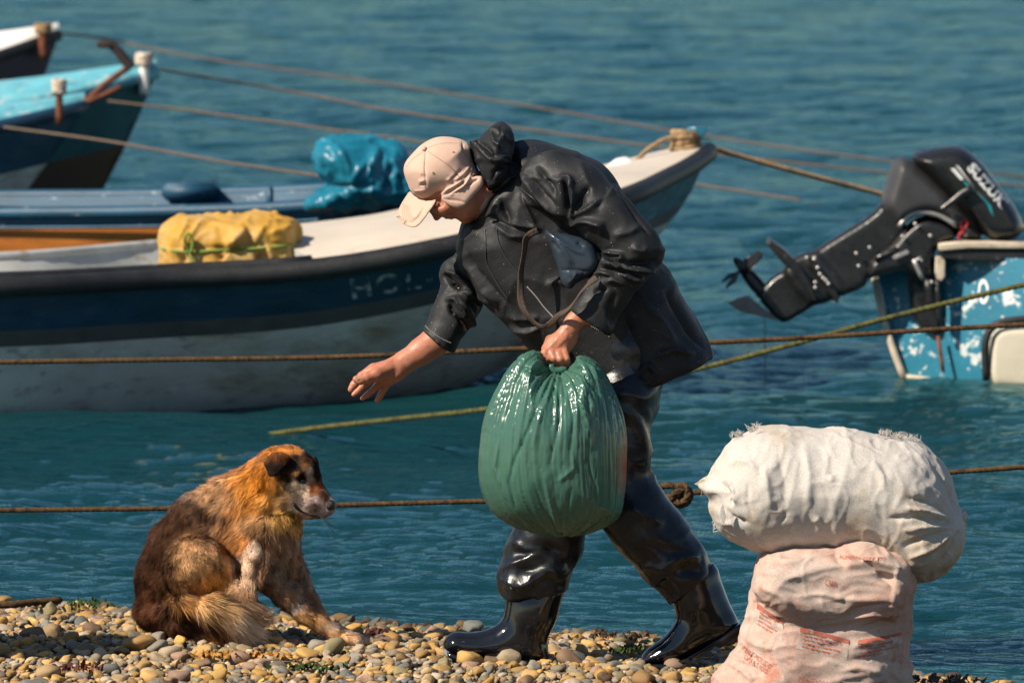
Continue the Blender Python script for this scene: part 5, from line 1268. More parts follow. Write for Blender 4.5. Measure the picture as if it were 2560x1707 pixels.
# head
F.ell(C_, (1140, 270), dY - .04, 200, 178, .070, 20, .02)
F.chain(C_, [(1190, 380, dY - .045, 150), (1300, 440, dY - .05, 104), (1400, 498, dY - .053, 66)], .72, .02)
F.chain(C_, [(1150, 430, dY - .045, 120), (1260, 520, dY - .05, 58), (1365, 550, dY - .052, 36)], .72, .014)
F.chain(C_, [(1240, 255, dY - .06, 82), (1300, 300, dY - .05, 62)], .8, .02)      # brow
F.chain(C_, [(1185, 458, dY - .105, 12), (1250, 528, dY - .092, 12), (1390, 560, dY - .082, 10)], 1, .004, 'sub')   # mouth line
F.ell(C_, (1236, 318), dY - .094, 38, 24, .014, 20, .008, 'sub')
F.ell(C_, (1425, 492), dY - .054, 34, 42, .022, 30, .006)
# haunch and scratching hind leg, near side
F.ell(C_, (520, 930), dY - .13, 232, 232, .085, 30, .02)
F.chain(C_, [(640, 1000, dY - .14, 150), (760, 1090, dY - .155, 80), (850, 1160, dY - .165, 58), (872, 1180, dY - .168, 56)], .9, .02)
F.chain(C_, [(872, 1180, dY - .168, 50), (872, 1060, dY - .17, 44), (880, 930, dY - .175, 46), (898, 830, dY - .18, 58), (908, 775, dY - .18, 48)], .8, .014)
for dx_ in (-26, 4, 32): F.chain(C_, [(895 + dx_ * .6, 850, dY - .19, 26), (903 + dx_, 770 + abs(dx_) * .8, dY - .186, 22)], 1, .006)
F.chain(C_, [(420, 1300, dY - .10, 90), (620, 1320, dY - .12, 70), (760, 1340, dY - .12, 48)], .9, .02)   # far foot tucked under
# tail sweeping round to the front
F.chain(C_, [(330, 1200, dY - .10, 60), (460, 1150, dY - .17, 52), (600, 1180, dY - .20, 62), (740, 1250, dY - .21, 66), (830, 1320, dY - .20, 56), (880, 1370, dY - .19, 30)], .8, .02)
# forelegs
F.chain(C_, [(960, 860, dY - .07, 130), (1020, 980, dY - .09, 104), (1130, 1110, dY - .10, 82), (1250, 1225, dY - .11, 64), (1350, 1295, dY - .115, 54), (1450, 1350, dY - .12, 48), (1550, 1388, dY - .122, 46)], .8, .02)
for k_, (ex, ey) in enumerate(((1672, 1404), (1660, 1412), (1630, 1420))): F.chain(C_, [(1525, 1385 + 8 * k_, dY - .13 + .02 * (1 - k_), 30), (1605, 1392 + 8 * k_, dY - .135 + .022 * (1 - k_), 30), (ex, ey, dY - .135 + .022 * (1 - k_), 20)], 1, .008)
F.chain(C_, [(1130, 860, dY + .07, 105), (1200, 1000, dY + .08, 82), (1270, 1130, dY + .08, 62), (1340, 1240, dY + .07, 50), (1395, 1320, dY + .06, 46), (1450, 1360, dY + .05, 40)], .8, .02)
V, Q = F.mesh(); V = lap(V, Q, 2); n = normals(V, Q)
V = V + n * (.004 * fbm(V * 16, 3, 81))[:, None]; n = normals(V, Q)
FURC = [  # x, y, rx, ry, colour, weight: coat patches, with shade painted in on the chest
    (300, 900, 210, 420, (.055, .026, .014), 1.5), (200, 1200, 130, 200, (.085, .036, .018), 1.5), (430, 600, 160, 130, (.075, .040, .022), 1.3), (560, 540, 110, 90, (.10, .06, .035), 1.0),
    (700, 420, 190, 120, (.30, .19, .10), 1.2), (560, 720, 90, 110, (.07, .035, .02), 1.0), (760, 640, 110, 110, (.24, .13, .06), 1.0), (880, 400, 150, 140, (.46, .21, .055), 1.6), (960, 330, 110, 130, (.47, .20, .05), 1.4), (820, 520, 90, 80, (.36, .18, .06), .8),
    (900, 620, 110, 80, (.34, .21, .10), 1.0), (700, 760, 90, 80, (.24, .10, .035), .9), (840, 740, 90, 90, (.34, .16, .055), 1.0), (960, 700, 90, 90, (.10, .06, .03), .9), (1120, 590, 110, 80, (.44, .28, .10), 1.2), (1180, 640, 60, 60, (.46, .32, .14), 1.0),
    (1060, 740, 90, 120, (.20, .13, .08), 1.0), (1090, 900, 150, 150, (.30, .22, .16), 1.3), (960, 950, 70, 160, (.14, .08, .05), 1.0),
    (500, 880, 190, 200, (.52, .34, .18), 2.6), (600, 1000, 120, 110, (.56, .29, .09), 2.2), (440, 1060, 130, 80, (.44, .26, .12), 1.8), (760, 1080, 60, 70, (.44, .30, .17), 1.0),
    (880, 1000, 60, 170, (.46, .36, .25), 2.2), (900, 810, 55, 70, (.56, .47, .36), 2.4), (860, 1170, 40, 50, (.22, .12, .06), 1.2),
    (460, 1140, 120, 30, (.46, .26, .10), 1.6), (640, 1170, 130, 60, (.50, .34, .18), 2.0), (800, 1280, 110, 90, (.54, .44, .32), 2.2), (440, 1230, 120, 50, (.10, .05, .025), 1.6), (620, 1320, 110, 50, (.20, .085, .03), 1.6), (360, 1330, 150, 40, (.12, .055, .03), 1.2),
    (1080, 1100, 110, 80, (.26, .17, .10), 1.4), (1300, 1270, 110, 60, (.48, .30, .14), 2.0), (1480, 1390, 110, 40, (.50, .34, .19), 2.0), (1620, 1425, 60, 30, (.60, .50, .38), 2.0), (1300, 1180, 60, 110, (.26, .17, .11), 1.3), (1380, 1300, 40, 50, (.30, .22, .15), 1.2),
    (1060, 150, 90, 70, (.34, .15, .045), 2.2), (1160, 130, 70, 40, (.40, .20, .07), 1.8), (1160, 220, 62, 70, (.022, .014, .010), 3.4), (1130, 300, 42, 50, (.03, .018, .012), 2.4), (1270, 190, 40, 50, (.10, .055, .03), 2.2), (1330, 280, 24, 60, (.04, .022, .014), 2.6), (1262, 225, 26, 34, (.36, .20, .09), 1.6),
    (1235, 300, 44, 30, (.018, .012, .010), 3.2), (1190, 270, 30, 22, (.40, .24, .10), 1.4), (1290, 290, 22, 26, (.42, .36, .30), 2.4), (1190, 390, 90, 66, (.74, .62, .46), 3.2), (1120, 430, 70, 60, (.54, .38, .18), 1.8), (1320, 380, 52, 48, (.30, .125, .06), 2.4), (1300, 470, 80, 46, (.50, .43, .38), 2.8), (1380, 450, 40, 40, (.12, .06, .04), 2.2), (1220, 480, 56, 44, (.70, .63, .56), 2.8), (1300, 560, 80, 22, (.50, .40, .34), 2.6), (1020, 460, 90, 80, (.46, .26, .09), 1.4), (1060, 380, 60, 60, (.45, .25, .08), 1.2)]
def coat(v):
    U, W = proj(v); u = (U - C_[0]) / C_[2]; w = (W - C_[1]) / C_[2]
    j = fbm(v * 30, 2, 90) * 34; k = fbm(v * 30 + 40, 2, 91) * 34
    acc = np.full((len(v), 3), .25) * .02; tot = np.full(len(v), .02)
    for x, y, rx, ry, c, wt in FURC:
        g = wt * np.exp(-(((u + j - x) / rx) ** 2 + ((w + k - y) / ry) ** 2) * 2.6)
        acc += g[:, None] * np.array(c); tot += g
    c = acc / tot[:, None]; g = c.mean(1, keepdims=True)
    c = np.clip((g + (c - g) * 1.15) * np.where(g < .12, .75, 1.15), .004, 1) * np.array([1.08, .96, .95])
    return c, u, w
col, du, dw = coat(V)
m_dog = mat("dog_coat_under", (.3, .2, .1), .8, .08, .2, 60, .4, 260, attr="coat")
m_fur = mat("dog_fur", (.3, .2, .1), .60, .10, .0, attr="coat")
dog = thing("dog", "brown and tan dog sitting on the pebbles, scratching itself with a hind paw", "dog", (V[:, 0].mean(), dY, -.03))
body = obj("body", V, Q, m_dog, dog); vattr(body, "coat", col)
DV, DQ = V, Q
# ears: folded leather, near and far
def ear(poly, Y, out, nm):
    w_ = np.array([cw(C_, p, Y) for p in poly]); lo = w_.min(0) - .02; hi = w_.max(0) + .02; lo[1] = Y - .06; hi[1] = Y + .06
    x0 = w_[:, 0].mean(); z1 = w_[:, 2].max(); z0 = w_[:, 2].min()
    F = Field(lo, hi, .003); F.poly(C_, poly, Y, .010, .006, 0, sm=1, ytilt=lambda x, z: Y + out * np.clip((z1 - z) / (z1 - z0), 0, 1) * 1.0 + 0 * x)
    v, q = F.mesh(); v = lap(v, q, 2); c, _, _ = coat(v); o = obj(nm, v, q, m_dog, dog); return o, v, q, c
EARP = [(1000, 165), (1040, 132), (1110, 132), (1160, 165), (1130, 215), (1092, 250), (1062, 292), (1005, 292), (990, 240), (968, 212)]
e1, ev, eq, ec = ear(EARP, dY - .108, -.022, "ear")
uu = (proj(ev)[0] - C_[0]) / C_[2]; ww = (proj(ev)[1] - C_[1]) / C_[2]
tw_ = np.clip((ww - 140) / 80, 0, 1)[:, None]; ec = np.array([.20, .07, .02]) * (1 - tw_) + np.array([.020, .012, .009]) * tw_
vattr(e1, "coat", ec)
e2, ev2, eq2, ec2 = ear([(1290, 170), (1320, 150), (1345, 200), (1352, 290), (1338, 330), (1310, 260)], dY + .035, .02, "ear"); vattr(e2, "coat", np.repeat(np.array([[.03, .018, .012]]), len(ev2), 0))
# eyes, nose
m_eye = mat("dog_eye", (.035, .012, .006), .08, .6, .1); m_nose = mat("dog_nose", (.012, .011, .012), .3, .5, .2, 60, .5, 300)
def ball(c, r, n_=10):
    v, q = pebble_shape(1, 6)[0], pebble_shape(1, 6)[1]; v = v / np.linalg.norm(v, axis=1)[:, None]; return v * np.array(r) + np.array(c), q
db = bvh_of(V, Q)
def ond(p, off): 
    q = cw(C_, p, dY); h = db.ray_cast(Vector((q[0], dY - 1, q[2])), Vector((0, 1, 0))); return (np.array(h[0]) if h[0] is not None else q + (0, -.06, 0)) + (0, off, 0)
v, q = ball(ond((1238, 312), .0), (.012, .009, .0095)); obj("eye", v, q, m_eye, dog)
v, q = ball(cw(C_, (1420, 492), dY - .058), (.0165, .020, .0175)); obj("nose", v, q, m_nose, dog)
mw = [ond(p, -.002) for p in ((1180, 458), (1200, 492), (1235, 520), (1262, 532), (1300, 548), (1340, 556), (1385, 558))]
v, f = tube(spline(mw, 16), np.interp(np.linspace(0, 1, 16), [0, .15, .5, 1], [.004, .0055, .0022, .0016]), 6); obj("lips", v, f, m_nose, dog)
# ---- the coat as strands
def strands(v, q, col_, count, length, seed, comb, skip=None, wid=.00065, lift=.55, tip=1.12):
    r = np.random.default_rng(seed); a = v[q[:, 0]]; b = v[q[:, 1]]; c = v[q[:, 2]]; d = v[q[:, 3]]
    ar = np.linalg.norm(np.cross(c - a, d - b), axis=1); ar = ar * (1.0 if skip is None else skip(v[q].mean(1)))
    f = r.choice(len(q), count, p=ar / ar.sum()); s, t = r.random((2, count))
    w = np.stack([(1 - s) * (1 - t), s * (1 - t), s * t, (1 - s) * t], 1)
    p = (v[q[f]] * w[:, :, None]).sum(1); cc = (col_[q[f]] * w[:, :, None]).sum(1); nn = normals(v, q)[q[f]]; nn = (nn * w[:, :, None]).sum(1); nn /= np.linalg.norm(nn, axis=1)[:, None]
    cd = comb(p); cd = cd - nn * (cd * nn).sum(1)[:, None]; cd /= np.maximum(np.linalg.norm(cd, axis=1), 1e-6)[:, None]
    cl = np.stack([vnoise(p * 42, 101 + k) for k in range(3)], 1)            # clumping
    cd = cd + cl * .42 + r.normal(0, .13, (count, 3)); cd /= np.linalg.norm(cd, axis=1)[:, None]
    L = length(p) * r.uniform(.6, 1.15, count)
    lf = lift * (1 + .3 * r.normal(size=count))
    p1 = p + (cd * .75 + nn * lf[:, None] * .8) * (L * .5)[:, None]; p2 = p + (cd * 1.0 + nn * lf[:, None] * .55) * L[:, None]
    side = np.cross(cd, nn) * .75 + r.normal(0, .3, (count, 3)); side /= np.linalg.norm(side, axis=1)[:, None]; side *= (wid * r.uniform(.7, 1.4, count))[:, None]
    p0 = p - nn * .002
    VV = np.stack([p0 - side, p0 + side, p1 + side * .8, p1 - side * .8, p2], 1).reshape(-1, 3)
    base = np.arange(count)[:, None] * 5
    tri = np.concatenate([base + np.array([[0, 1, 2]]), base + np.array([[0, 2, 3]]), base + np.array([[3, 2, 4]])])
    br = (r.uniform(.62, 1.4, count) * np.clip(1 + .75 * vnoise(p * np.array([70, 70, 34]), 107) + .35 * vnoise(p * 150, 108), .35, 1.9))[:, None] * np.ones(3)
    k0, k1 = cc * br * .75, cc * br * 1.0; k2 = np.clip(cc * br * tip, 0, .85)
    CC = np.stack([k0, k0, k1, k1, k2], 1).reshape(-1, 3)
    NN = np.repeat((nn * .9 + cd * .25 + cl * .35), 5, 0); NN /= np.linalg.norm(NN, axis=1)[:, None]
    return VV, tri, CC, NN
def seg_len(p):
    U, W = proj(p); u = (U - C_[0]) / C_[2]; w = (W - C_[1]) / C_[2]
    L = np.full(len(p), .017)
    L = np.where((u > 640) & (u < 1240) & (w > 250) & (w < 800) & (u < 1150), .028, L)
    L = np.where((u > 1080) & (w < 420), .010, L); L = np.where((u > 1180) & (w < 600), .007, L); L = np.where((u > 1350) & (w < 600), .004, L)
    L = np.where((w > 1060) & (u > 920), .011, L); L = np.where((u > 1350) & (w > 1250), .008, L)
    L = np.where((u > 820) & (u < 960) & (w > 720) & (w < 1200) & (p[:, 1] < dY - .12), .010, L)
    L = np.where((u > 320) & (u < 900) & (w > 1080) & (w < 1400) & (p[:, 1] < dY - .13), .048, L)
    L = np.where((u > 300) & (u < 740) & (w > 700) & (w < 1080) & (p[:, 1] < dY - .10), .014, L)
    return L
def comb(p):
    U, W = proj(p); u = (U - C_[0]) / C_[2]; w = (W - C_[1]) / C_[2]
    d = np.zeros((len(p), 3)); d[:, 2] = -1
    # back: hair lies away from the head, down the spine
    d[:, 0] = np.where(u < 1000, -.65, -.25)
    hd = (u > 1060) & (w < 600); d[hd] = (-1, 0, -.35)
    ch = (u > 980) & (w > 540) & (w < 900); d[ch] = (.15, -.1, -1)
    ta = (u > 330) & (u < 900) & (w > 1080) & (p[:, 1] < dY - .13); d[ta] = (1, -.05, -.55)
    fl = (u > 920) & (w > 1000); d[fl] = (.75, 0, -.7)
    th = (u > 300) & (u < 740) & (w > 700) & (w < 1080) & (p[:, 1] < dY - .10); d[th] = (.25, 0, -1)
    hp = (u > 820) & (u < 960) & (w > 720) & (w < 1180) & (p[:, 1] < dY - .12); d[hp] = (0, 0, 1)
    return d
def fskip(p):
    U, W = proj(p); u = (U - C_[0]) / C_[2]; w = (W - C_[1]) / C_[2]
    k = np.where(p[:, 1] < dY + .03, 1.0, .35)
    k = np.where((np.hypot((u - 1236) / 34, (w - 312) / 24) < 1) & (p[:, 1] < dY), 0, k)
    k = np.where((u > 1376) & (w > 455) & (w < 540), 0, k)
    k = np.where((u > 1080) & (w < 600), k * 2.0, k)
    return k
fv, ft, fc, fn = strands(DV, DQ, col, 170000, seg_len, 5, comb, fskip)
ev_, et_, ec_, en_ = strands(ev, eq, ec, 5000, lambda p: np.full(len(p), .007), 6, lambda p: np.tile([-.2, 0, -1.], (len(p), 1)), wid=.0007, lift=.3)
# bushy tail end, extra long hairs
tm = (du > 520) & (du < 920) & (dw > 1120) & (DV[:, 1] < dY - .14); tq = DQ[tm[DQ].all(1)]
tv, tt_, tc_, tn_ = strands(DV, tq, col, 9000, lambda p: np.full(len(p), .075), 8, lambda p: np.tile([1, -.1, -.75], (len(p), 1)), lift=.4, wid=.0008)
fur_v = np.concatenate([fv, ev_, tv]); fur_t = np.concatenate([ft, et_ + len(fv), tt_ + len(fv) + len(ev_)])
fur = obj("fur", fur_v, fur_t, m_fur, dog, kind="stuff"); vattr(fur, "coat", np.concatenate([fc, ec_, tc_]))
fur.data.normals_split_custom_set_from_vertices([tuple(x) for x in np.concatenate([fn, en_, tn_])])
wk = []
for k in range(10):
    p = ond((1340 + random.uniform(-30, 30), 520 + random.uniform(-12, 12)), 0); wk.append(tube(np.array([p, p + (.025, -.02, -.01 - .02 * random.random()), p + (.05, -.03, -.03 - .03 * random.random())]), .0004, 4))
v, f = join(wk); obj("whiskers", v, f, m_nose, dog, kind="stuff")

# ================================================================== SACKS
def weave(name, col, stains):
    m = mat(name, col, .80, .25, .10, 5, .6, 330, stain=stains, bdist=.003, stretch=(1, 1, 1))
    nt = m.node_tree; b = nt.nodes["Principled BSDF"]; src = b.inputs["Base Color"].links[0].from_socket       # thread-to-thread colour
    tn = nt.nodes.new("ShaderNodeTexNoise"); tn.inputs["Scale"].default_value = 260; tn.inputs["Detail"].default_value = 2
    tcn = nt.nodes.new("ShaderNodeTexCoord"); nt.links.new(tcn.outputs["Object"], tn.inputs["Vector"])
    r = nt.nodes.new("ShaderNodeMapRange"); r.inputs["From Min"].default_value = .3; r.inputs["From Max"].default_value = .7; r.inputs["To Min"].default_value = .84; r.inputs["To Max"].default_value = 1.12
    h = nt.nodes.new("ShaderNodeHueSaturation"); nt.links.new(tn.outputs["Fac"], r.inputs["Value"]); nt.links.new(r.outputs["Result"], h.inputs["Value"]); nt.links.new(src, h.inputs["Color"]); nt.links.new(h.outputs["Color"], b.inputs["Base Color"])
    return m
m_wsack = weave("white_woven_sack", (.50, .47, .43), [((.38, .28, .16), 4.5, .50, .72), ((.35, .27, .17), 13, .66, .80)])
m_rsack = weave("pinkish_printed_sack", (.48, .31, .25), [((.50, .40, .34), 5.5, .42, .60), ((.50, .22, .15), 9, .58, .70), ((.36, .20, .13), 21, .62, .74), ((.30, .23, .17), 3.3, .60, .80)])
sY = -.92
# lower, upright sack
rp_ = [(465, 845), (600, 800), (780, 776), (900, 762), (1090, 770), (1270, 838), (1322, 900), (1332, 970), (1322, 1060), (1328, 1150), (1302, 1280), (1292, 1400), (1312, 1530), (1332, 1650), (1330, 1780), (140, 1780), (170, 1620), (200, 1510), (262, 1448), (330, 1378), (346, 1250), (388, 1150), (396, 1070), (430, 985), (446, 900)]
w = np.array([cw(G_, p, sY) for p in rp_]); lo = w.min(0) - .04; hi = w.max(0) + .04; lo[1] = sY - .25; hi[1] = sY + .25; lo[2] = -.03
zg = -.02
F = Field(lo, hi, .0046); F.poly(G_, rp_, sY, .16, .19, 0, sm=1)
F.poly(G_, [(470, 850), (600, 806), (780, 782), (868, 790), (884, 786), (920, 758), (1000, 743), (1080, 758), (1170, 800), (1290, 850), (1330, 940), (1320, 1060), (1200, 1200), (600, 1200), (420, 1060), (440, 920)], sY - .11, .05, .115, .03, sm=1)
F.cut(lo, hi, (0, 0, zg), (0, 0, -1))
V, Q = F.mesh(); V = lap(V, Q, 2); n = normals(V, Q)
V = V + n * (.010 * fbm(V * 6, 3, 111) + .009 * np.maximum(ridge(V * np.array([3.5, 3.5, 15]) + 1.2 * fbm(V * 4, 2, 112)[:, None], 113), 0) ** 2 + .003 * ridge(V * np.array([9, 9, 40]) + fbm(V * 9, 2, 114)[:, None] * 2, 115) + .0035 * np.maximum(ridge(V * np.array([14, 14, 30]) + fbm(V * 11, 2, 116)[:, None] * 2, 117), 0) ** 3 + .0012 * fbm(V * 60, 2, 118))[:, None]
RF = [([(880, 800), (900, 860), (960, 900)], 26, -.012), ([(950, 800), (1040, 860), (1150, 960), (1250, 980)], 30, -.014), ([(1100, 860), (1200, 900), (1300, 940)], 24, .012), ([(1110, 930), (1200, 990), (1240, 1060)], 24, -.012), ([(640, 1080), (800, 1060), (960, 1090), (1150, 1100)], 20, .008), ([(950, 1160), (1100, 1130), (1240, 1120)], 18, -.010), ([(960, 1200), (1100, 1170), (1260, 1180)], 16, .010), ([(1000, 1260), (1150, 1220), (1290, 1240)], 16, -.010), ([(980, 1360), (1120, 1320), (1280, 1340)], 18, .008), ([(960, 1440), (1100, 1420), (1280, 1460)], 18, -.010), ([(440, 1010), (560, 1060), (640, 1120)], 20, .008), ([(400, 1100), (520, 1130)], 16, -.008), ([(350, 1300), (440, 1350), (560, 1380)], 20, .008), ([(330, 1390), (430, 1430)], 16, -.010), ([(270, 1450), (360, 1500), (420, 1560)], 20, .010), ([(500, 850), (640, 880), (760, 860)], 24, .008), ([(1240, 860), (1236, 960), (1220, 1080), (1210, 1250)], 10, .006), ([(900, 1500), (1020, 1480), (1180, 1520)], 20, .008)]
V = folds(V, normals(V, Q), G_, [(a, b * .9, c * 1.1) for a, b, c in RF])
V = lap(V, Q, 1, .25)
rs = thing("feed_sack", "upright pinkish printed feed sack standing on the pebbles under the white one", "sack", (V[:, 0].mean(), sY, zg))
obj("sack_cloth", V, Q, m_rsack, rs); RV, RQ = V, Q; rb = bvh_of(V, Q)
def worn(m, sc_, lo, hi):
    nt = m.node_tree; pbs = nt.nodes["Principled BSDF"]; tx = nt.nodes.new("ShaderNodeTexNoise"); tx.inputs["Scale"].default_value = sc_; tx.inputs["Detail"].default_value = 4
    tcn = nt.nodes.new("ShaderNodeTexCoord"); r = nt.nodes.new("ShaderNodeMapRange"); r.inputs["From Min"].default_value = lo; r.inputs["From Max"].default_value = hi
    nt.links.new(tcn.outputs["Object"], tx.inputs["Vector"]); nt.links.new(tx.outputs["Fac"], r.inputs["Value"]); nt.links.new(r.outputs["Result"], pbs.inputs["Alpha"]); return m
m_redink = worn(mat("faded_red_ink", (.46, .10, .06), .8, .2, .2, 40), 60, .24, .42)
m_redbar = worn(mat("faded_red_bar", (.40, .12, .08), .8, .2, .2, 40), 45, .33, .46)
m_whitebox = worn(mat("faded_white_panel", (.60, .51, .45), .8, .2, .1, 40), 30, .36, .62)
def ink(s, c, w_, h_, a, bold=.01): 
    v, f = print_text(s, G_, c, w_, h_, a, sY, rb, .0030, 0, 1.15); obj("printed_lettering", v, f, m_redink, rs, smooth=False)
def panel(a, b_, c, d, hdr):
    v, f = print_quad(G_, [a, b_, c, d], sY, rb, .0016, 14, 8); obj("printed_panel", v, f, m_whitebox, rs)
    e = [tuple(np.array(a) * (1 - hdr) + np.array(d) * hdr), tuple(np.array(b_) * (1 - hdr) + np.array(c) * hdr)]
    v, f = print_quad(G_, [a, b_, e[1], e[0]], sY, rb, .0024, 14, 3); obj("printed_header", v, f, m_redbar, rs)
panel((672, 1196), (948, 1268), (932, 1384), (646, 1318), .2); panel((996, 1272), (1246, 1244), (1246, 1340), (984, 1392), .18); panel((440, 1085), (576, 1160), (572, 1280), (420, 1200), .26)
rr = np.random.default_rng(9)                       # fine print too small to read: rows of short dashes
for (x0, y0, L_row, ang, dy) in ((690, 1243, 215, 13, 21), (1008, 1306, 190, -6, 19), (450, 1132, 100, 27, 22)):
    for k in range(4):
        dash = []; x = 0.; ca, sa = math.cos(math.radians(ang)), math.sin(math.radians(ang))
        while x < L_row * (.75 if k % 2 else 1):
            l = rr.uniform(8, 26); q = [(x0 - 4 * k + u * ca - w_ * sa, y0 + dy * k + u * sa + w_ * ca) for u, w_ in ((x, -3), (x + l, -3), (x + l, 3), (x, 3))]
            v, f = print_quad(G_, q, sY, rb, .0030, 2, 1); dash.append((v, f)); x += l + rr.uniform(4, 9)
        v, f = join(dash); obj("fine_print", v, f, m_redink, rs, kind="stuff")
ink("ALIMENTO COMPLETO", (1020, 804), 250, 18, 2, .02); ink("CRIA", (838, 942), 66, 34, 12); ink("PONEDORA", (745, 1510), 172, 36, 10); ink("INICIAL", (738, 1545), 116, 30, 10); ink("PONEDORA", (1085, 1528), 160, 32, -4)
ink("MAIZ MOLIDO", (432, 1385), 170, 30, 30); ink("CHANCADO", (424, 1422), 140, 28, 28)
# unseen stretched copy, added out of frame to cast a shadow on the left pebbles
o2 = thing("feed_sack", "pinkish sack standing just outside the left edge, only its shadow in view", "sack", (-1.86, .02, zg))
for ch in [c for c in rs.children if c.name.startswith("sack_cloth")]:
    c = ch.copy(); COL.objects.link(c); c.parent = o2
o2.scale = (1.1, 1.1, 1.6)
# upper, lying sack
wp = [(92, 428), (150, 408), (196, 335), (285, 190), (400, 130), (470, 108), (650, 116), (830, 121), (950, 121), (1150, 148), (1330, 176), (1400, 212), (1482, 292), (1538, 372), (1562, 500), (1600, 590), (1626, 640), (1626, 690), (1610, 800), (1560, 902), (1480, 962), (1400, 986), (1320, 984), (1240, 940), (1150, 870), (1000, 824), (860, 806), (700, 812), (500, 830), (430, 816), (300, 752), (218, 668), (164, 566), (182, 520), (140, 474)]
w = np.array([cw(G_, p, sY) for p in wp]); lo = w.min(0) - .04; hi = w.max(0) + .04; lo[1] = sY - .26; hi[1] = sY + .26
F = Field(lo, hi, .0046); F.poly(G_, wp, sY - .01, .17, .20, 0, sm=1)
V, Q = F.mesh(); V = lap(V, Q, 2); n = normals(V, Q)
V = V + n * (.009 * fbm(V * 5, 3, 121) + .006 * np.maximum(ridge(V * np.array([10, 4, 4]) + fbm(V * 4, 2, 122)[:, None], 123), 0) ** 2 + .0018 * ridge(V * np.array([34, 12, 12]) + fbm(V * 8, 2, 124)[:, None] * 2, 125) + .003 * np.maximum(ridge(V * np.array([26, 14, 14]) + fbm(V * 11, 2, 126)[:, None] * 2, 127), 0) ** 3 + .0012 * fbm(V * 60, 2, 128))[:, None]
WF = [([(280, 330), (330, 300), (400, 310), (450, 380)], 20, .008), ([(330, 480), (320, 560), (350, 640)], 14, .008), ([(390, 420), (385, 540), (420, 640)], 12, -.006), ([(480, 330), (500, 460), (520, 580)], 22, .008), ([(240, 420), (270, 480), (300, 560)], 18, -.014), ([(280, 400), (310, 480), (330, 540)], 10, .012), ([(560, 250), (600, 420), (590, 600)], 30, -.006), ([(700, 200), (740, 380), (720, 560)], 30, .006), ([(860, 380), (870, 430)], 30, .008), ([(1290, 510), (1400, 530), (1480, 560), (1560, 640)], 14, -.012), ([(1280, 570), (1400, 590), (1500, 620), (1570, 650)], 14, .012), ([(1180, 630), (1350, 620), (1500, 650), (1570, 665)], 16, -.012), ([(1270, 700), (1400, 680), (1560, 680)], 16, .010), ([(1270, 790), (1400, 740), (1560, 690)], 18, -.012), ([(1300, 860), (1440, 800), (1570, 700)], 18, .010), ([(1480, 900), (1550, 800), (1590, 700)], 14, -.012), ([(1390, 420), (1480, 500), (1570, 620)], 14, .008), ([(1450, 330), (1520, 440), (1580, 610)], 12, -.010), ([(760, 650), (800, 620)], 24, .008), ([(560, 660), (600, 620), (610, 580)], 16, -.006), ([(1100, 300), (1160, 400), (1170, 480)], 26, .008), ([(240, 560), (300, 620), (400, 660)], 16, -.008), ([(230, 660), (300, 650), (360, 700)], 14, .010)]
V = folds(V, normals(V, Q), G_, [(a, b * .9, c * 1.15) for a, b, c in WF])
V = lap(V, Q, 1, .3)
ws = thing("woven_sack", "fat white woven sack lying across the top of the upright sack", "sack", (V[:, 0].mean(), sY, V[:, 2].min()))
obj("sack_cloth", V, Q, m_wsack, ws); wb = bvh_of(V, Q)
# gathered neck at the right with fibres, torn corner flaps at the left
pn = cw(G_, (1600, 640), sY - .02)
v, f = tube(spline([cw(G_, (1575, 660), sY - .03), cw(G_, (1600, 630), sY - .05), cw(G_, (1612, 590), sY - .05)], 8), [.012, .016, .013, .012, .014, .017, .016, .008], 12); v = v + .004 * vnoise(v * 90, 3)[:, None]; obj("gathered_neck", v, f, m_wsack, ws)
th = np.linspace(0, 6.28, 20); c0 = cw(G_, (1592, 645), sY - .04); v, f = tube(np.stack([c0[0] + .018 * np.cos(th), c0[1] + .018 * np.sin(th), c0[2] + .010 * np.cos(th)], 1), .004, 6); obj("tie", v, f, m_ropel, ws)
fr = []
rr = np.random.default_rng(5)
def tuft(a, b_, cnt, l, up):
    for k in range(cnt):
        t = rr.random(); p = np.array(a) * (1 - t) + np.array(b_) * t; q = p + np.array([rr.normal(0, .6), -1]) * rr.uniform(.3, 1) * l if up else p + np.array([rr.normal(.5, .5), rr.normal(-.5, .7)]) * l * rr.uniform(.4, 1)
        m_ = (p + q) / 2 + rr.normal(0, l * .18, 2); y0 = sY - .03 + rr.normal(0, .02)
        fr.append(tube(spline([cw(G_, p + (0, 8), y0), cw(G_, m_, y0 + rr.normal(0, .004)), cw(G_, q, y0 + rr.normal(0, .008))], 5), [.0012, .001, .0009, .0007, .0004], 4))
tuft((295, 165), (360, 148), 26, 40, True); tuft((395, 132), (455, 110), 26, 42, True); tuft((1140, 146), (1360, 186), 90, 36, True); tuft((1580, 580), (1620, 680), 60, 50, False); tuft((180, 560), (190, 700), 12, 50, False)
v, f = join(fr); obj("loose_fibres", v, f, m_wsack, ws, kind="stuff")
v, f = plate(G_, [(82, 432), (130, 405), (176, 412), (182, 440), (140, 432), (112, 446)], sY - .04, .003, .001); obj("torn_corner", v, f, m_wsack, ws)
v, f = plate(G_, [(232, 560), (245, 545), (262, 620), (250, 660), (225, 620)], sY - .185, .003, .001); obj("torn_corner", v, f, m_wsack, ws)
v, f = tube(spline([cw(G_, (122, 446), sY - .04), cw(G_, (124, 480), sY - .04), cw(G_, (120, 508), sY - .04)], 6), .0012, 5); obj("loose_thread", v, f, m_ropetan, ws)

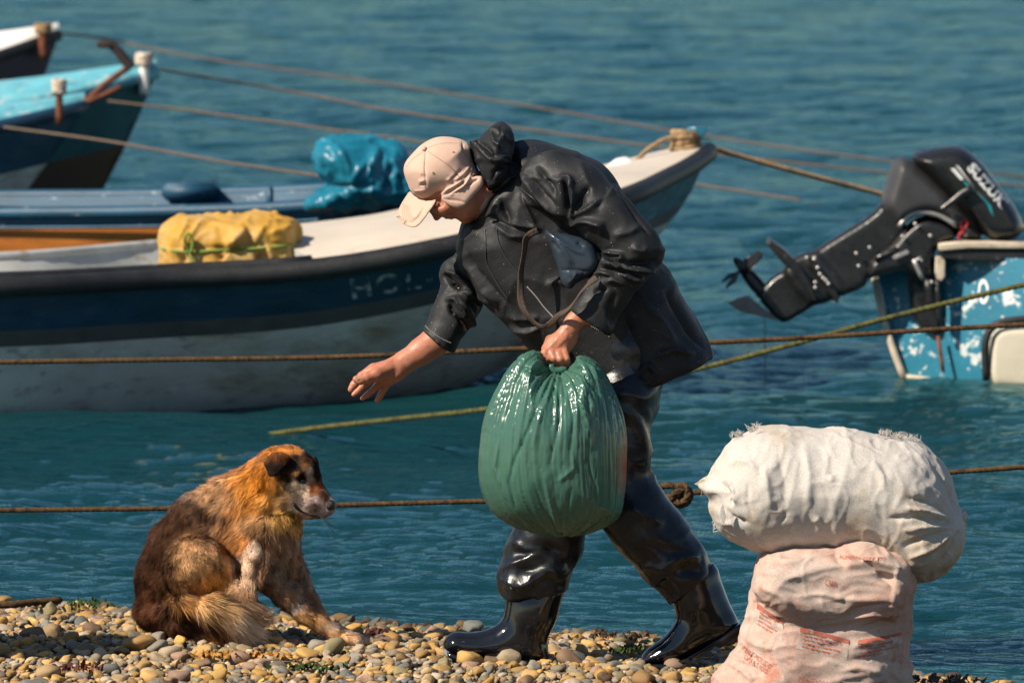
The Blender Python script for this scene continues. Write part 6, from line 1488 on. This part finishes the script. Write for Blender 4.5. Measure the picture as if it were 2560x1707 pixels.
# ================================================================== SEAWEED ON THE STONES
def weed(label, px, py, spread, cnt, mat_, seed, z=.004, w0=.007, h=.008):
    r = np.random.default_rng(seed); c = PZ(px, py, z); parts = []
    for k in range(cnt):
        p = c + np.array([r.normal(0, spread[0]), r.normal(0, spread[1]), r.uniform(0, h)]); d = r.normal(size=3); d[2] *= .06; d /= np.linalg.norm(d); s = np.cross(d, (0, 0, 1)); s /= np.linalg.norm(s); L = r.uniform(.012, .035); n_ = 7; row = []
        for i in range(n_):
            t = i / (n_ - 1); q = p + d * L * t + np.array([0, 0, .005 * math.sin(t * 6 + k)]); wdt = w0 * (.5 + r.random()) * math.sin(math.pi * (.15 + .8 * t))
            row.append([q - s * wdt + (0, 0, .006 * math.sin(t * 9 + k)), q + (0, 0, .004), q + s * wdt + (0, 0, .006 * math.cos(t * 8 + k))])
        v, q = grid_faces(np.array(row)); v2 = v - (0, 0, .0012); parts.append((np.concatenate([v, v2]), [tuple(x) for x in q] + [tuple(int(y) + len(v) for y in x[::-1]) for x in q]))
    v, f = join(parts); return obj("seaweed", v, f, mat_, base=c, label=label, category="seaweed", group="seaweed stranded on the pebbles", kind="stuff")
m_wd = [mat("ochre_seaweed", (.34, .16, .025), .5, .4, .4, 40, .3, 120), mat("green_seaweed", (.035, .06, .012), .4, .4, .4, 40), mat("dark_red_seaweed", (.10, .03, .018), .4, .4, .4, 40), mat("brown_seaweed", (.06, .04, .02), .4, .4, .4, 40)]
weed("crumpled ochre seaweed clump in front of the dog", 590, 1640, (.06, .02), 46, m_wd[0], 1); weed("green seaweed strands just behind the rear boot's toe", 1590, 1625, (.035, .03), 26, m_wd[1], 2)
weed("dark red kelp scrap below the left shadow, bottom left", 185, 1672, (.03, .02), 20, m_wd[2], 3); weed("dark green seaweed tuft in the foreground left of the boots", 775, 1672, (.04, .015), 22, m_wd[1], 4)
weed("green seaweed behind the dog near the waterline", 205, 1512, (.03, .05), 18, m_wd[1], 6); weed("dark brown seaweed at the water's edge right of the sacks", 2340, 1702, (.06, .04), 40, m_wd[3], 7); weed("rust red kelp scrap left of the front boot", 940, 1580, (.012, .02), 10, m_wd[2], 8); weed("dark weed at the waterline between the two boots", 1540, 1590, (.06, .03), 24, m_wd[3], 9)
